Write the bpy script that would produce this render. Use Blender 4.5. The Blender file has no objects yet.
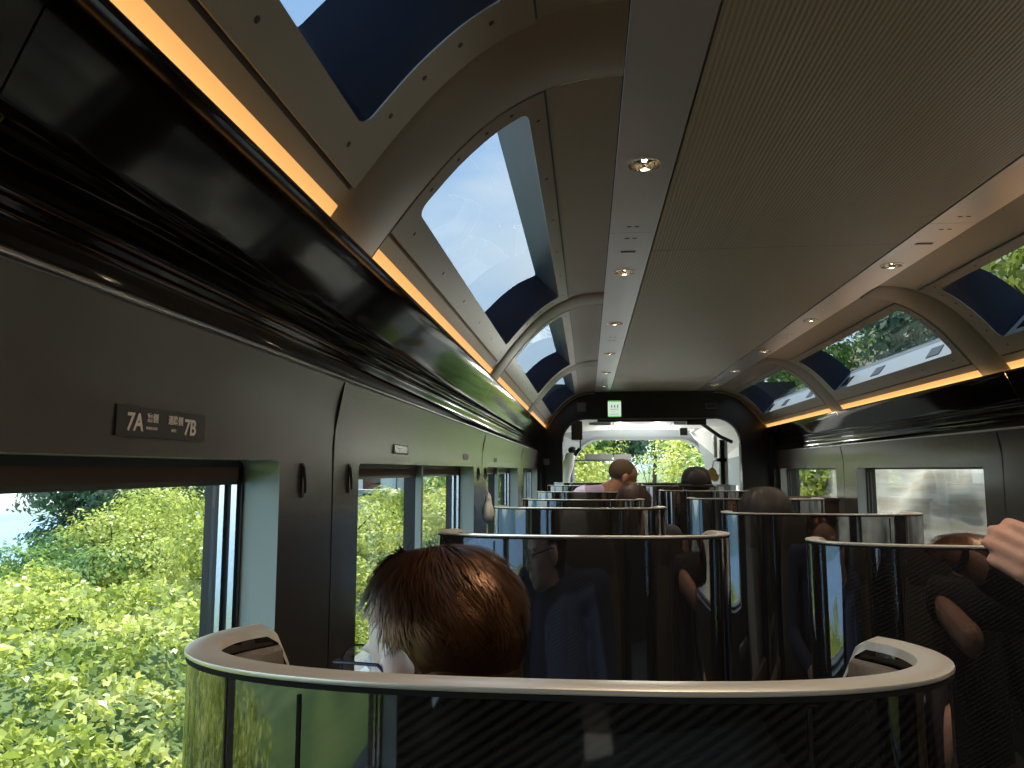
import bpy, bmesh, math, random
import numpy as np
from mathutils import Vector, Matrix, noise
random.seed(7)
rng = np.random.default_rng(11)
SC = bpy.context.scene
COL = SC.collection
E = 1.35            # eye height above the carriage floor
XC = 0.735          # centre line of the carriage
XL, XR = -0.55, 2.02
PI = math.pi
CANT = 0.08         # the train leans on a right-hand curve: the land falls to the left

# ------------------------------------------------------------------ camera
cam = bpy.data.cameras.new('camera')
cam.sensor_width = 36.0
cam.lens = 769.0 / 1024.0 * 36.0
cam.clip_start = 0.02
cam.clip_end = 5000
cam_ob = bpy.data.objects.new('camera', cam)
COL.objects.link(cam_ob)
cam_ob.location = (0, 0, E)
cam_ob.rotation_euler = (math.radians(90 + 6.381), 0, math.radians(5.609))
SC.camera = cam_ob

# ------------------------------------------------------------------ world
W = bpy.data.worlds.new('sky')
SC.world = W
W.use_nodes = True
nt = W.node_tree
nt.nodes.clear()
def wn(t, **k):
    n = nt.nodes.new(t)
    for a, b in k.items(): setattr(n, a, b)
    return n
tc = wn('ShaderNodeTexCoord')
dot = wn('ShaderNodeVectorMath', operation='DOT_PRODUCT')
dot.inputs[1].default_value = (-CANT, 0, 1)
nt.links.new(tc.outputs['Generated'], dot.inputs[0])
ramp = wn('ShaderNodeValToRGB')
r = ramp.color_ramp
r.elements[0].position = 0.0; r.elements[0].color = (0.30, 0.40, 0.42, 1)
r.elements[1].position = 1.0; r.elements[1].color = (0.22, 0.40, 0.72, 1)
for p, c in ((0.03, (0.80, 0.93, 1.0, 1)), (0.18, (0.66, 0.84, 1.0, 1)), (0.45, (0.42, 0.62, 0.90, 1))):
    e = r.elements.new(p); e.color = c
nt.links.new(dot.outputs['Value'], ramp.inputs[0])
mp = wn('ShaderNodeMapping'); mp.inputs['Scale'].default_value = (1.6, 1.6, 4.0)
nt.links.new(tc.outputs['Generated'], mp.inputs[0])
ns = wn('ShaderNodeTexNoise'); ns.inputs['Scale'].default_value = 1.5; ns.inputs['Detail'].default_value = 5
nt.links.new(mp.outputs[0], ns.inputs['Vector'])
cr = wn('ShaderNodeValToRGB'); cr.color_ramp.elements[0].position = 0.48; cr.color_ramp.elements[1].position = 0.68
nt.links.new(ns.outputs[0], cr.inputs[0])
mx = wn('ShaderNodeMixRGB'); mx.inputs[2].default_value = (0.85, 0.93, 1.0, 1)
nt.links.new(cr.outputs[0], mx.inputs[0]); nt.links.new(ramp.outputs[0], mx.inputs[1])
bg = wn('ShaderNodeBackground'); bg.inputs[1].default_value = 1.7
nt.links.new(mx.outputs[0], bg.inputs[0])
wo = wn('ShaderNodeOutputWorld'); nt.links.new(bg.outputs[0], wo.inputs[0])

# ------------------------------------------------------------------ sun
sl = bpy.data.lights.new('sun', 'SUN'); sl.energy = 7.0; sl.angle = math.radians(0.6); sl.color = (1.0, 0.95, 0.86)
so = bpy.data.objects.new('sun', sl); COL.objects.link(so)
SUN_FROM = Vector((-0.22, 0.80, 1.05)).normalized()
so.rotation_euler = SUN_FROM.to_track_quat('Z', 'Y').to_euler()
so.location = SUN_FROM * 60

# ------------------------------------------------------------------ exposure
vs = SC.view_settings
vs.view_transform = 'Standard'; vs.look = 'None'; vs.exposure = 0.85; vs.gamma = 1.0; vs.use_curve_mapping = False
SC.cycles.use_denoising = True
SC.cycles.max_bounces = 10
SC.cycles.transparent_max_bounces = 16
SC.cycles.sample_clamp_indirect = 2.5
SC.cycles.sample_clamp_direct = 12.0
SC.cycles.caustics_reflective = False
SC.cycles.caustics_refractive = False

# ================================================================== materials
M = {}
def mat(name, col, rough=0.5, metal=0.0, ior=1.5, emit=None, es=0.0, coat=0.0, coat_rough=0.03, bump=None, var=None, spec=None, alpha=None):
    m = bpy.data.materials.new(name); m.use_nodes = True
    t = m.node_tree; b = t.nodes['Principled BSDF']
    b.inputs['Base Color'].default_value = (*col, 1)
    b.inputs['Roughness'].default_value = rough
    b.inputs['Metallic'].default_value = metal
    b.inputs['IOR'].default_value = ior
    b.inputs['Coat Weight'].default_value = coat
    b.inputs['Coat Roughness'].default_value = coat_rough
    if spec is not None: b.inputs['Specular IOR Level'].default_value = spec
    if emit: b.inputs['Emission Color'].default_value = (*emit, 1); b.inputs['Emission Strength'].default_value = es
    co = t.nodes.new('ShaderNodeTexCoord')
    if var:      # (scale, second colour, detail, vector scale)
        n = t.nodes.new('ShaderNodeTexNoise'); n.inputs['Scale'].default_value = var[0]; n.inputs['Detail'].default_value = var[2]
        mpn = t.nodes.new('ShaderNodeMapping'); mpn.inputs['Scale'].default_value = var[3]
        t.links.new(co.outputs['Object'], mpn.inputs[0]); t.links.new(mpn.outputs[0], n.inputs['Vector'])
        rp = t.nodes.new('ShaderNodeValToRGB'); rp.color_ramp.elements[0].position = .38; rp.color_ramp.elements[1].position = .62
        rp.color_ramp.elements[0].color = (*col, 1); rp.color_ramp.elements[1].color = (*var[1], 1)
        t.links.new(n.outputs[0], rp.inputs[0]); t.links.new(rp.outputs[0], b.inputs['Base Color'])
    if bump:     # (kind, scale, strength, vector scale)
        if bump[0] == 'noise':
            n = t.nodes.new('ShaderNodeTexNoise'); n.inputs['Scale'].default_value = bump[1]; n.inputs['Detail'].default_value = 3
        else:
            n = t.nodes.new('ShaderNodeTexWave'); n.inputs['Scale'].default_value = bump[1]; n.bands_direction = bump[0]
        mpn = t.nodes.new('ShaderNodeMapping'); mpn.inputs['Scale'].default_value = bump[3] if len(bump) > 3 else (1, 1, 1)
        t.links.new(co.outputs['Object'], mpn.inputs[0]); t.links.new(mpn.outputs[0], n.inputs['Vector'])
        bp = t.nodes.new('ShaderNodeBump'); bp.inputs['Strength'].default_value = bump[2]; bp.inputs['Distance'].default_value = 0.002
        t.links.new(n.outputs[0], bp.inputs['Height']); t.links.new(bp.outputs[0], b.inputs['Normal'])
    M[name] = m
    return m

mat('ceiling_skin', (0.25, 0.24, 0.205), 0.38, 0.35, bump=('noise', 900, .15))
mat('ribbed', (0.20, 0.175, 0.13), 0.42, 0.35)
t = M['ribbed'].node_tree; b = t.nodes['Principled BSDF']
co = t.nodes.new('ShaderNodeTexCoord'); wv = t.nodes.new('ShaderNodeTexWave'); wv.bands_direction = 'X'; wv.inputs['Scale'].default_value = 26.0
t.links.new(co.outputs['Object'], wv.inputs['Vector'])
bp = t.nodes.new('ShaderNodeBump'); bp.inputs['Distance'].default_value = .002; bp.inputs['Strength'].default_value = .6
t.links.new(wv.outputs[0], bp.inputs['Height']); t.links.new(bp.outputs[0], b.inputs['Normal'])
rp = t.nodes.new('ShaderNodeValToRGB'); rp.color_ramp.elements[0].color = (.33, .30, .245, 1); rp.color_ramp.elements[1].color = (.44, .41, .34, 1)
t.links.new(wv.outputs[0], rp.inputs[0]); t.links.new(rp.outputs[0], b.inputs['Base Color'])
mat('aluminium', (0.72, 0.73, 0.75), 0.34, 1.0, bump=None)
mat('frame_metal', (0.30, 0.28, 0.24), 0.33, 0.6)
mat('rib_metal', (0.22, 0.195, 0.155), 0.40, 0.35)
mat('navy', (0.018, 0.030, 0.060), 0.35)
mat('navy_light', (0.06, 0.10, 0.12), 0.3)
mat('sill_skylit', (0.45, 0.50, 0.52), 0.4)  # sky light on the lower reveal is put into this paler colour
mat('wall_skin', (0.125, 0.110, 0.098), 0.27, 0.75, coat=.5, coat_rough=.16, bump=('noise', 700, .12))
mat('jamb', (0.34, 0.39, 0.40), 0.38, 0.25)
mat('rubber', (0.012, 0.012, 0.014), 0.35)
mat('black_gloss', (0.004, 0.002, 0.002), 0.07, 0.0, 1.32)
mat('gunmetal', (0.13, 0.125, 0.11), 0.3, 0.8)
mat('shell_black', (0.004, 0.004, 0.009), 0.035, 0.0, 2.25)
t = M['shell_black'].node_tree; b = t.nodes['Principled BSDF']
co = t.nodes.new('ShaderNodeTexCoord'); mpn = t.nodes.new('ShaderNodeMapping'); mpn.inputs['Rotation'].default_value = (0, math.radians(-58), 0)
wv = t.nodes.new('ShaderNodeTexWave'); wv.bands_direction = 'X'; wv.inputs['Scale'].default_value = 48.0
t.links.new(co.outputs['Object'], mpn.inputs[0]); t.links.new(mpn.outputs[0], wv.inputs['Vector'])
rp = t.nodes.new('ShaderNodeValToRGB'); rp.color_ramp.elements[0].color = (.003, .003, .005, 1); rp.color_ramp.elements[1].color = (.022, .020, .017, 1)
t.links.new(wv.outputs[0], rp.inputs[0]); t.links.new(rp.outputs[0], b.inputs['Base Color'])
mat('shell_rim', (0.86, 0.81, 0.73), 0.30, 0.6)
mat('leather', (0.105, 0.085, 0.065), 0.42, bump=('noise', 250, .4))
mat('blind', (0.20, 0.12, 0.09), 0.7)
mat('bright_metal', (0.75, 0.75, 0.74), 0.18, 1.0)
mat('black_matte', (0.004, 0.004, 0.004), 0.6)
mat('matt_grey', (0.12, 0.12, 0.12), 0.5)
mat('bulkhead_black', (0.004, 0.004, 0.004), 0.3)
mat('hole', (0.002, 0.002, 0.002), 0.9)
mat('cove_led', (1, .7, .35), 0.5, emit=(1.0, 0.56, 0.20), es=3.5)
mat('cove_glow', (.6, .45, .3), 0.5, emit=(1.0, 0.50, 0.15), es=0.40)  # cove light on the ceiling edge, put in as emission
mat('bulb', (1, .9, .7), 0.5, emit=(1.0, 0.80, 0.52), es=25.0)
mat('reflector', (0.85, 0.78, 0.66), 0.12, 1.0, bump=('noise', 60, .9))
mat('cab_white', (0.86, 0.86, 0.84), 0.45)
mat('dome_glow', (.9, .9, .86), .3, emit=(1.0, .97, .90), es=.9)  # glow added to the cab domes
mat('desk_grey', (0.60, 0.60, 0.57), 0.6)
mat('cab_grey', (0.33, 0.37, 0.38), 0.45)
mat('carpet', (0.26, 0.235, 0.20), 0.95, bump=('noise', 400, .6))
mat('wood_brown', (0.075, 0.035, 0.020), 0.4, var=(3, (0.05, 0.022, 0.012), 4, (1, 8, 1)))
mat('sign_face', (.8, 1, .85), .4, emit=(0.78, 1.0, 0.80), es=0.42)
mat('sign_green', (.1, .6, .2), .4, emit=(0.30, 0.80, 0.25), es=0.35)
mat('sign_ink', (.10, .13, .15), .6)
mat('sign_plate', (0.030, 0.027, 0.026), 0.35)
mat('sign_letters', (0.62, 0.56, 0.52), 0.5)
mat('skin', (0.50, 0.29, 0.22), 0.5, bump=('noise', 120, .2), var=(18, (0.52, 0.27, 0.19), 3, (1, 1, 1)))
mat('skin_pale', (0.78, 0.60, 0.56), 0.5, bump=('noise', 120, .2))
mat('skin_tan', (0.34, 0.17, 0.10), 0.5, bump=('noise', 120, .2))
mat('hair_brown', (0.030, 0.010, 0.004), 0.38, spec=.9)
M['hair_brown'].node_tree.nodes['Principled BSDF'].inputs['Specular Tint'].default_value = (1.0, .50, .24, 1)
mat('hair_red', (0.030, 0.007, 0.005), 0.65)
mat('hair_dark', (0.010, 0.005, 0.004), 0.65)
mat('hair_stubble', (0.085, 0.055, 0.03), 0.8)
mat('cloth_lilac', (0.38, 0.31, 0.48), 0.85)
mat('cloth_dark', (0.025, 0.022, 0.028), 0.9)
mat('cloth_navy', (0.02, 0.03, 0.07), 0.9)
mat('cloth_red', (0.12, 0.03, 0.03), 0.9)
mat('hat_black', (0.008, 0.008, 0.009), 0.9, bump=('noise', 200, .5))
mat('eye_white', (.8, .8, .8), .2)
mat('glasses_metal', (0.02, 0.02, 0.05), 0.25, 0.8)
mat('yellow_cloth', (0.60, 0.38, 0.08), 0.8)
mat('soil', (0.10, 0.14, 0.035), 0.95, var=(1.2, (0.05, 0.09, 0.02), 5, (1, 1, 1)))
mat('ballast', (0.42, 0.39, 0.35), 0.9, var=(14, (0.24, 0.22, 0.2), 5, (1, 1, 1)), bump=('noise', 20, 1))
mat('rock', (0.21, 0.165, 0.115), 0.9, var=(3.4, (0.33, 0.30, 0.245), 8, (1, .22, 2.4)), bump=('noise', 6, 1))
mat('hill_grass', (0.17, 0.18, 0.07), 0.95, var=(3.0, (0.34, 0.30, 0.20), 6, (1, .35, 1)))
mat('sea', (0.15, 0.24, 0.38), 0.7, spec=.15)
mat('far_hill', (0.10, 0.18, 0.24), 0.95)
mat('bark', (0.06, 0.045, 0.03), 0.9)
mat('concrete', (0.42, 0.44, 0.46), 0.85, var=(1.5, (0.34, 0.37, 0.40), 4, (1, 1, 1)))
mat('house_wall', (0.50, 0.54, 0.58), 0.8)
mat('roof_tile', (0.10, 0.11, 0.13), 0.6)
mat('rail_steel', (0.30, 0.24, 0.20), 0.4, 0.6)
mat('sleeper', (0.22, 0.20, 0.18), 0.9)
mat('pole_grey', (0.32, 0.34, 0.37), 0.7)

def glass_mat(name, tint, refl):
    m = bpy.data.materials.new(name); m.use_nodes = True; t = m.node_tree; t.nodes.clear()
    o = t.nodes.new('ShaderNodeOutputMaterial'); tr = t.nodes.new('ShaderNodeBsdfTransparent'); tr.inputs[0].default_value = (*tint, 1)
    g = t.nodes.new('ShaderNodeBsdfGlossy'); g.inputs['Roughness'].default_value = 0.02
    lw = t.nodes.new('ShaderNodeLayerWeight'); lw.inputs[0].default_value = .5
    f = t.nodes.new('ShaderNodeMath'); f.operation = 'POWER'; f.inputs[1].default_value = 4.0; t.links.new(lw.outputs['Facing'], f.inputs[0])
    mu = t.nodes.new('ShaderNodeMath'); mu.operation = 'MULTIPLY_ADD'; mu.inputs[1].default_value = .6*refl; mu.inputs[2].default_value = .03*refl
    x = t.nodes.new('ShaderNodeMixShader')
    t.links.new(f.outputs[0], mu.inputs[0]); t.links.new(mu.outputs[0], x.inputs[0])
    t.links.new(tr.outputs[0], x.inputs[1]); t.links.new(g.outputs[0], x.inputs[2]); t.links.new(x.outputs[0], o.inputs[0])
    M[name] = m
glass_mat('glass', (0.93, 0.97, 0.95), 0.9)
glass_mat('roof_glass', (0.27, 0.305, 0.33), 1.0)
glass_mat('lens_glass', (0.88, 0.92, 0.90), 1.5)

def leaf_mat(name, c1, c2, c3):
    m = bpy.data.materials.new(name); m.use_nodes = True; t = m.node_tree; t.nodes.clear()
    o = t.nodes.new('ShaderNodeOutputMaterial')
    gi = t.nodes.new('ShaderNodeNewGeometry'); rp = t.nodes.new('ShaderNodeValToRGB')
    rp.color_ramp.elements[0].color = (*c1, 1); rp.color_ramp.elements[1].color = (*c3, 1)
    e = rp.color_ramp.elements.new(.55); e.color = (*c2, 1)
    co = t.nodes.new('ShaderNodeTexCoord'); n = t.nodes.new('ShaderNodeTexNoise'); n.inputs['Scale'].default_value = .9
    t.links.new(co.outputs['Object'], n.inputs['Vector'])
    ad = t.nodes.new('ShaderNodeMath'); ad.operation = 'MULTIPLY_ADD'; ad.inputs[1].default_value = .5
    sb = t.nodes.new('ShaderNodeMath'); sb.operation = 'MULTIPLY_ADD'; sb.inputs[1].default_value = 1.6; sb.inputs[2].default_value = -.55
    t.links.new(n.outputs[0], sb.inputs[0]); t.links.new(gi.outputs['Random Per Island'], ad.inputs[0]); t.links.new(sb.outputs[0], ad.inputs[2])
    t.links.new(ad.outputs[0], rp.inputs[0])
    d = t.nodes.new('ShaderNodeBsdfDiffuse'); tr = t.nodes.new('ShaderNodeBsdfTranslucent'); g = t.nodes.new('ShaderNodeBsdfGlossy'); g.inputs['Roughness'].default_value = .35
    x = t.nodes.new('ShaderNodeMixShader'); x.inputs[0].default_value = .45
    x2 = t.nodes.new('ShaderNodeMixShader'); x2.inputs[0].default_value = .02
    for q in (d, tr): t.links.new(rp.outputs[0], q.inputs[0])
    t.links.new(d.outputs[0], x.inputs[1]); t.links.new(tr.outputs[0], x.inputs[2])
    t.links.new(x.outputs[0], x2.inputs[1]); t.links.new(g.outputs[0], x2.inputs[2]); t.links.new(x2.outputs[0], o.inputs[0])
    M[name] = m
leaf_mat('leaf_bright', (0.12, 0.19, 0.025), (0.50, 0.53, 0.11), (0.82, 0.80, 0.38))
leaf_mat('leaf_mid', (0.06, 0.14, 0.035), (0.20, 0.31, 0.08), (0.42, 0.52, 0.20))
leaf_mat('leaf_cool', (0.035, 0.085, 0.055), (0.09, 0.16, 0.09), (0.22, 0.32, 0.19))

# ================================================================== helpers
class MB:
    def __init__(s): s.v = []; s.f = []
    def add(s, vs_, fs):
        n = len(s.v); s.v += [tuple(p) for p in vs_]; s.f += [tuple(i + n for i in f) for f in fs]; return s
    def box(s, a, b):
        x0, y0, z0 = a; x1, y1, z1 = b
        return s.add([(x0,y0,z0),(x1,y0,z0),(x1,y1,z0),(x0,y1,z0),(x0,y0,z1),(x1,y0,z1),(x1,y1,z1),(x0,y1,z1)],
                     [(0,3,2,1),(4,5,6,7),(0,1,5,4),(1,2,6,5),(2,3,7,6),(3,0,4,7)])
    def grid(s, fn, nu, nv, closed=False):
        vs_ = [fn(i / nu, j / nv) for i in range(nu + 1) for j in range(nv + 1)]
        k = nv + 1
        return s.add(vs_, [(i*k+j, (i+1)*k+j, (i+1)*k+j+1, i*k+j+1) for i in range(nu) for j in range(nv)])
    def loft(s, rings, closed=True, caps=True):
        n = len(rings[0]); vs_ = [p for r_ in rings for p in r_]; fs = []
        m = n if closed else n - 1
        for i in range(len(rings) - 1):
            for j in range(m):
                a = i*n+j; b_ = i*n+(j+1) % n
                fs.append((a, b_, b_+n, a+n))
        if caps and closed:
            fs.append(tuple(range(n))[::-1]); fs.append(tuple((len(rings)-1)*n + i for i in range(n)))
        return s.add(vs_, fs)
    def tube(s, pts, rad, n=8, caps=True):
        pts = [Vector(p) for p in pts]; rings = []; up = None
        if not isinstance(rad, (list, tuple)): rad = [rad] * len(pts)
        for i, p in enumerate(pts):
            d = (pts[min(i+1, len(pts)-1)] - pts[max(i-1, 0)]).normalized()
            if up is None: up = Vector((0, 0, 1)) if abs(d.z) < .9 else Vector((1, 0, 0))
            u = (up - d * up.dot(d)).normalized(); w = d.cross(u); up = u
            rings.append([p + (u*math.cos(2*PI*k/n) + w*math.sin(2*PI*k/n))*rad[i] for k in range(n)])
        return s.loft(rings, True, caps)
    def lathe(s, prof, c, axis=Vector((0,0,1)), n=24):
        axis = Vector(axis).normalized(); u = axis.orthogonal().normalized(); w = axis.cross(u); c = Vector(c)
        rings = [[c + axis*h + (u*math.cos(2*PI*k/n) + w*math.sin(2*PI*k/n))*max(r_, 1e-4) for k in range(n)] for r_, h in prof]
        return s.loft(rings, True, False)
    def sphere(s, c, r3, rot=None, nu=20, nv=12):
        c = Vector(c); rings = []
        if not isinstance(r3, (tuple, list)): r3 = (r3,)*3
        for i in range(nv + 1):
            a = PI * i / nv; ring = []
            for k in range(nu):
                b_ = 2*PI*k/nu
                p = Vector((max(math.sin(a), 1e-3)*math.cos(b_)*r3[0], max(math.sin(a), 1e-3)*math.sin(b_)*r3[1], -math.cos(a)*r3[2]))
                if rot: p = rot @ p
                ring.append(c + p)
            rings.append(ring)
        return s.loft(rings)
    def capsule(s, a, b_, ra, rb, n=14):
        a = Vector(a); b_ = Vector(b_); d = b_ - a; L = d.length; d.normalize()
        u = d.orthogonal().normalized(); w = d.cross(u); rings = []
        for i in range(5):
            t_ = -PI/2 + i*PI/8; rings.append((a + d*math.sin(t_)*ra, max(math.cos(t_)*ra, 1e-4)))
        for i in range(1, 6):
            t_ = i/6; rings.append((a + d*L*t_, ra + (rb-ra)*t_))
        for i in range(5):
            t_ = i*PI/8; rings.append((b_ + d*math.sin(t_)*rb, max(math.cos(t_)*rb, 1e-4)))
        return s.loft([[c + (u*math.cos(2*PI*k/n) + w*math.sin(2*PI*k/n))*r_ for k in range(n)] for c, r_ in rings])
    def build(s, name, m, parent=None, smooth=True, kind=None, label=None, solid=None, remesh=None, auto=35):
        me = bpy.data.meshes.new(name); me.from_pydata(s.v, [], s.f); me.update()
        bm = bmesh.new(); bm.from_mesh(me); bmesh.ops.recalc_face_normals(bm, faces=bm.faces) if solid is None and remesh is None else None
        bm.to_mesh(me); bm.free()
        if smooth:
            me.polygons.foreach_set('use_smooth', [True]*len(me.polygons))
            if auto:
                try: me.set_sharp_from_angle(angle=math.radians(auto))
                except Exception: pass
        o = bpy.data.objects.new(name, me); COL.objects.link(o)
        me.materials.append(M[m] if isinstance(m, str) else m)
        if parent: o.parent = parent
        if kind: o['kind'] = kind
        if label: o['label'] = label
        if solid:
            md = o.modifiers.new('solid', 'SOLIDIFY'); md.thickness = solid; md.offset = 0
        if remesh:
            md = o.modifiers.new('r', 'REMESH'); md.mode = 'VOXEL'; md.voxel_size = remesh; md.use_smooth_shade = True
            ms = o.modifiers.new('s', 'SMOOTH'); ms.factor = .6; ms.iterations = 5
        return o

def empty(name, loc, label=None, cat=None, group=None, rz=0):
    o = bpy.data.objects.new(name, None); o.empty_display_size = .05; COL.objects.link(o)
    o.location = loc; o.rotation_euler = (0, 0, rz)
    tag(o, label, cat, group); return o
def tag(o, label=None, cat=None, group=None, kind=None):
    if label: o['label'] = label
    if cat: o['category'] = cat
    if group: o['group'] = group
    if kind: o['kind'] = kind
    return o
def copy_tree(o, parent=None):
    c = o.copy(); COL.objects.link(c)
    if parent: c.parent = parent
    for ch in list(o.children): copy_tree(ch, c)
    return c
def mx_(side, x): return x if side < 0 else 2*XC - x     # mirror the left side to the right side
def ordn(i): return ['first','second','third','fourth','fifth','sixth','seventh','eighth','ninth','tenth'][i]

SEAM = [-3.11, -0.74, 1.63, 4.00, 6.37, 8.62]
SIDE = {-1: 'left', 1: 'right'}

# ================================================================== floor, walls
MB().box((XL-.2, -3.2, -.06), (XR+.2, 8.7, 0)).build('floor', 'carpet', kind='structure', smooth=False)
MB().box((XL-.2, 8.7, -.06), (XR+.2, 12.0, 0)).build('floor', 'cab_white', kind='structure', smooth=False)

WALL_PROF = [(-.55, 0.0), (-.55, .72)]
def wall_x(z):            # inner face of the wall at height z, left side
    zr = z - E
    if zr < .04: return -.55
    return -.55 + .022*((zr-.04)/.152)**2
def wall_panel(side, y0, y1, oy0, oy1, idx):
    g = .004
    y0 += g; y1 -= g
    zt = E + .192; oz0, oz1 = .74, E + .0165
    mb = MB(); rc = .02
    # ring of quads between the opening outline and the panel outline
    def outline(n):
        pts = []
        for (cy, cz, a0) in ((oy1-rc, oz1-rc, 0), (oy0+rc, oz1-rc, 90), (oy0+rc, oz0+rc, 180), (oy1-rc, oz0+rc, 270)):
            for k in range(n+1):
                a = math.radians(a0 + 90*k/n); pts.append((cy + rc*math.cos(a), cz + rc*math.sin(a)))
        return pts
    # grid bands: below, above, left, right of the opening
    def P(y, z): return (mx_(side, wall_x(z)), y, z)
    def band(ya, yb, za, zb, nz):
        mb.grid(lambda u, v: P(ya + (yb-ya)*u, za + (zb-za)*v), 2, nz)
    band(y0, y1, 0.0, oz0, 2); band(y0, y1, oz1, zt, 10)
    band(y0, oy0, oz0, oz1, 3); band(oy1, y1, oz0, oz1, 3)
    for (cy, cz, sy, sz) in ((oy0, oz1, 1, -1), (oy1, oz1, -1, -1), (oy0, oz0, 1, 1), (oy1, oz0, -1, 1)):   # rounded corners
        c = (cy + sy*rc, cz + sz*rc); pts = [P(cy, cz)]
        for k in range(7):
            a = k*PI/12; pts.append(P(c[0] - sy*rc*math.cos(a), c[1] - sz*rc*math.sin(a)))
        mb.add(pts, [(0, k, k+1) for k in range(1, 7)])
    # return edges into the seam
    for yy in (y0, y1):
        mb.grid(lambda u, v: (mx_(side, wall_x(zt*v) - .03*u), yy, zt*v), 1, 14)
    mb.build('wall_' + SIDE[side], 'wall_skin', kind='structure')

def side_window(side, y0, y1, n, divider=True):
    z0, z1 = .74, E + .0165
    X = lambda d: mx_(side, -.55 - d)
    root = empty('window_%d' % n, (X(.1), (y0+y1)/2, z0)); root['kind'] = 'structure'
    inv = Matrix.Translation(-Vector(root.location))
    def put(mb, name, m, **k):
        mb.v = [tuple(inv @ Vector(p)) for p in mb.v]; return mb.build(name, m, root, **k)
    j = MB()                         # reveal (jamb) rounded box tube
    rc = .02; ring = []
    for (cy, cz, a0) in ((y1-rc, z1-rc, 0), (y0+rc, z1-rc, 90), (y0+rc, z0+rc, 180), (y1-rc, z0+rc, 270)):
        for k in range(6):
            a = math.radians(a0 + 90*k/5); ring.append((cy + rc*math.cos(a), cz + rc*math.sin(a)))
    j.loft([[(X(0), y, z) for y, z in ring], [(X(.066), y, z) for y, z in ring]], True, False)
    put(j, 'reveal', 'jamb')
    fr = MB()                        # black rubber-lined frame with depth
    w = .014
    for (a, b_) in (((X(.066), y0-.005, z0-.01), (X(.135), y0+w*.4, z1)), ((X(.066), y1-w*.4, z0-.01), (X(.135), y1+.005, z1)),
                    ((X(.066), y0, z0-.01), (X(.135), y1, z0+w)), ((X(.066), y0, z1-.012), (X(.135), y1, z1+.01))):
        fr.box(tuple(min(p, q) for p, q in zip(a, b_)), tuple(max(p, q) for p, q in zip(a, b_)))
    put(fr, 'frame', 'rubber', smooth=False)
    tr = MB()                        # bright trim strip beside the jamb
    for yy in (y0+.0125, y1-.0145):
        tr.box((min(X(.072), X(.082)), yy, z0+.02), (max(X(.072), X(.082)), yy+.002, z1-.03))
        tr.box((min(X(.095), X(.104)), yy, z0+.02), (max(X(.095), X(.104)), yy+.002, z1-.03))
    put(tr, 'trim_strip', 'bright_metal' if side < 0 else 'gunmetal', smooth=False)
    bl = MB()                        # rolled blind along the top, with its pull bar
    xa, xb = sorted((X(.07), X(.10)))
    if side < 0:
        bl.box((xa, y0+.014, z1-.034), (xb, y1-.014, z1-.004)); put(bl, 'blind', 'blind', smooth=False)
        bb = MB(); xa, xb = sorted((X(.072), X(.09))); bb.box((xa, y0+.016, z1-.042), (xb, y1-.016, z1-.033)); put(bb, 'pull_bar', 'gunmetal', smooth=False)
    if divider:
        ym = (y0+y1)/2; xa, xb = sorted((X(.02), X(.135)))
        dv = MB(); xm, xn = sorted((X(.068), X(.112))); dv.box((xm, ym-.016, z0), (xn, ym+.02, z1)); put(dv, 'divider', 'rubber', smooth=False)
        d2 = MB(); xm, xn = sorted((X(.048), X(.069))); d2.box((xm, ym-.018, z0), (xn, ym+.012, z1-.002)); put(d2, 'divider_cover', 'jamb', smooth=False)
    gl = MB(); xa, xb = sorted((X(.112), X(.118))); gl.box((xa, y0+.012, z0+.03), (xb, y1-.012, z1-.012)); put(gl, 'glass', 'glass', smooth=False)

n = 1
for side in (-1, 1):
    for k in range(5):
        a, b_ = SEAM[k], SEAM[k+1]
        o0 = a + .19; o1 = b_ - (.29 if k < 4 else .22)
        wall_panel(side, a, b_, o0, o1, k)
        side_window(side, o0, o1, n, divider=(side < 0)); n += 1
    # structural backing of the wall: above / below the glazing, closes the seams and roof void
    mb = MB(); X = lambda d: mx_(side, -.55 - d)
    xa, xb = sorted((X(.14), X(.22)))
    for (za, zb) in ((-.1, .74), (E+.02, E+.44)):
        mb.box((xa, -3.2, za), (xb, 11.6, zb))
    for k in range(6):
        xa2, xb2 = sorted((X(.035), X(.135)))
        yb_ = SEAM[k]
        ya0 = yb_ - (.28 if 0 < k < 5 else .05 if k == 0 else .2); ya1 = yb_ + (.18 if k < 5 else .1)
        mb.box((xa2, ya0, 0), (xb2, ya1, E+.2))
    mb.build('wall_' + SIDE[side], 'black_matte', kind='structure', smooth=False)

MB().box((XL-.2, -3.26, -.06), (XR+.2, -3.2, E+.96)).build('wall_back', 'wall_skin', kind='structure', smooth=False)
# glossy black band above the windows (luggage-shelf line) as a long profile
BAND = [(-.462,.458),(-.460,.452),(-.4615,.446),(-.478,.410),(-.4965,.370),(-.5125,.335),(-.518,.323),(-.521,.318)]
LEDGE = [(-.521,.318),(-.512,.313),(-.509,.309),(-.513,.304),(-.522,.302),(-.528,.292),(-.524,.286),(-.531,.280),(-.527,.272),(-.535,.266),(-.532,.258),(-.538,.250),(-.538,.222),(-.534,.206)]
EDGE = [(-.534,.206),(-.526,.203),(-.523,.199),(-.525,.194),(-.532,.190),(-.60,.190)]
def prof_sweep(side, prof, y0, y1, name, m, ny=2, kind='structure'):
    mb = MB(); mb.loft([[(mx_(side, x), y0 + (y1-y0)*i/ny, E + z) for x, z in prof] for i in range(ny+1)], False, False)
    return mb.build(name, m, kind=kind, auto=60)
tn = 1
BSEG = [-3.2, -.9, .6, 3.75, 6.2, 8.62]
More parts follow.
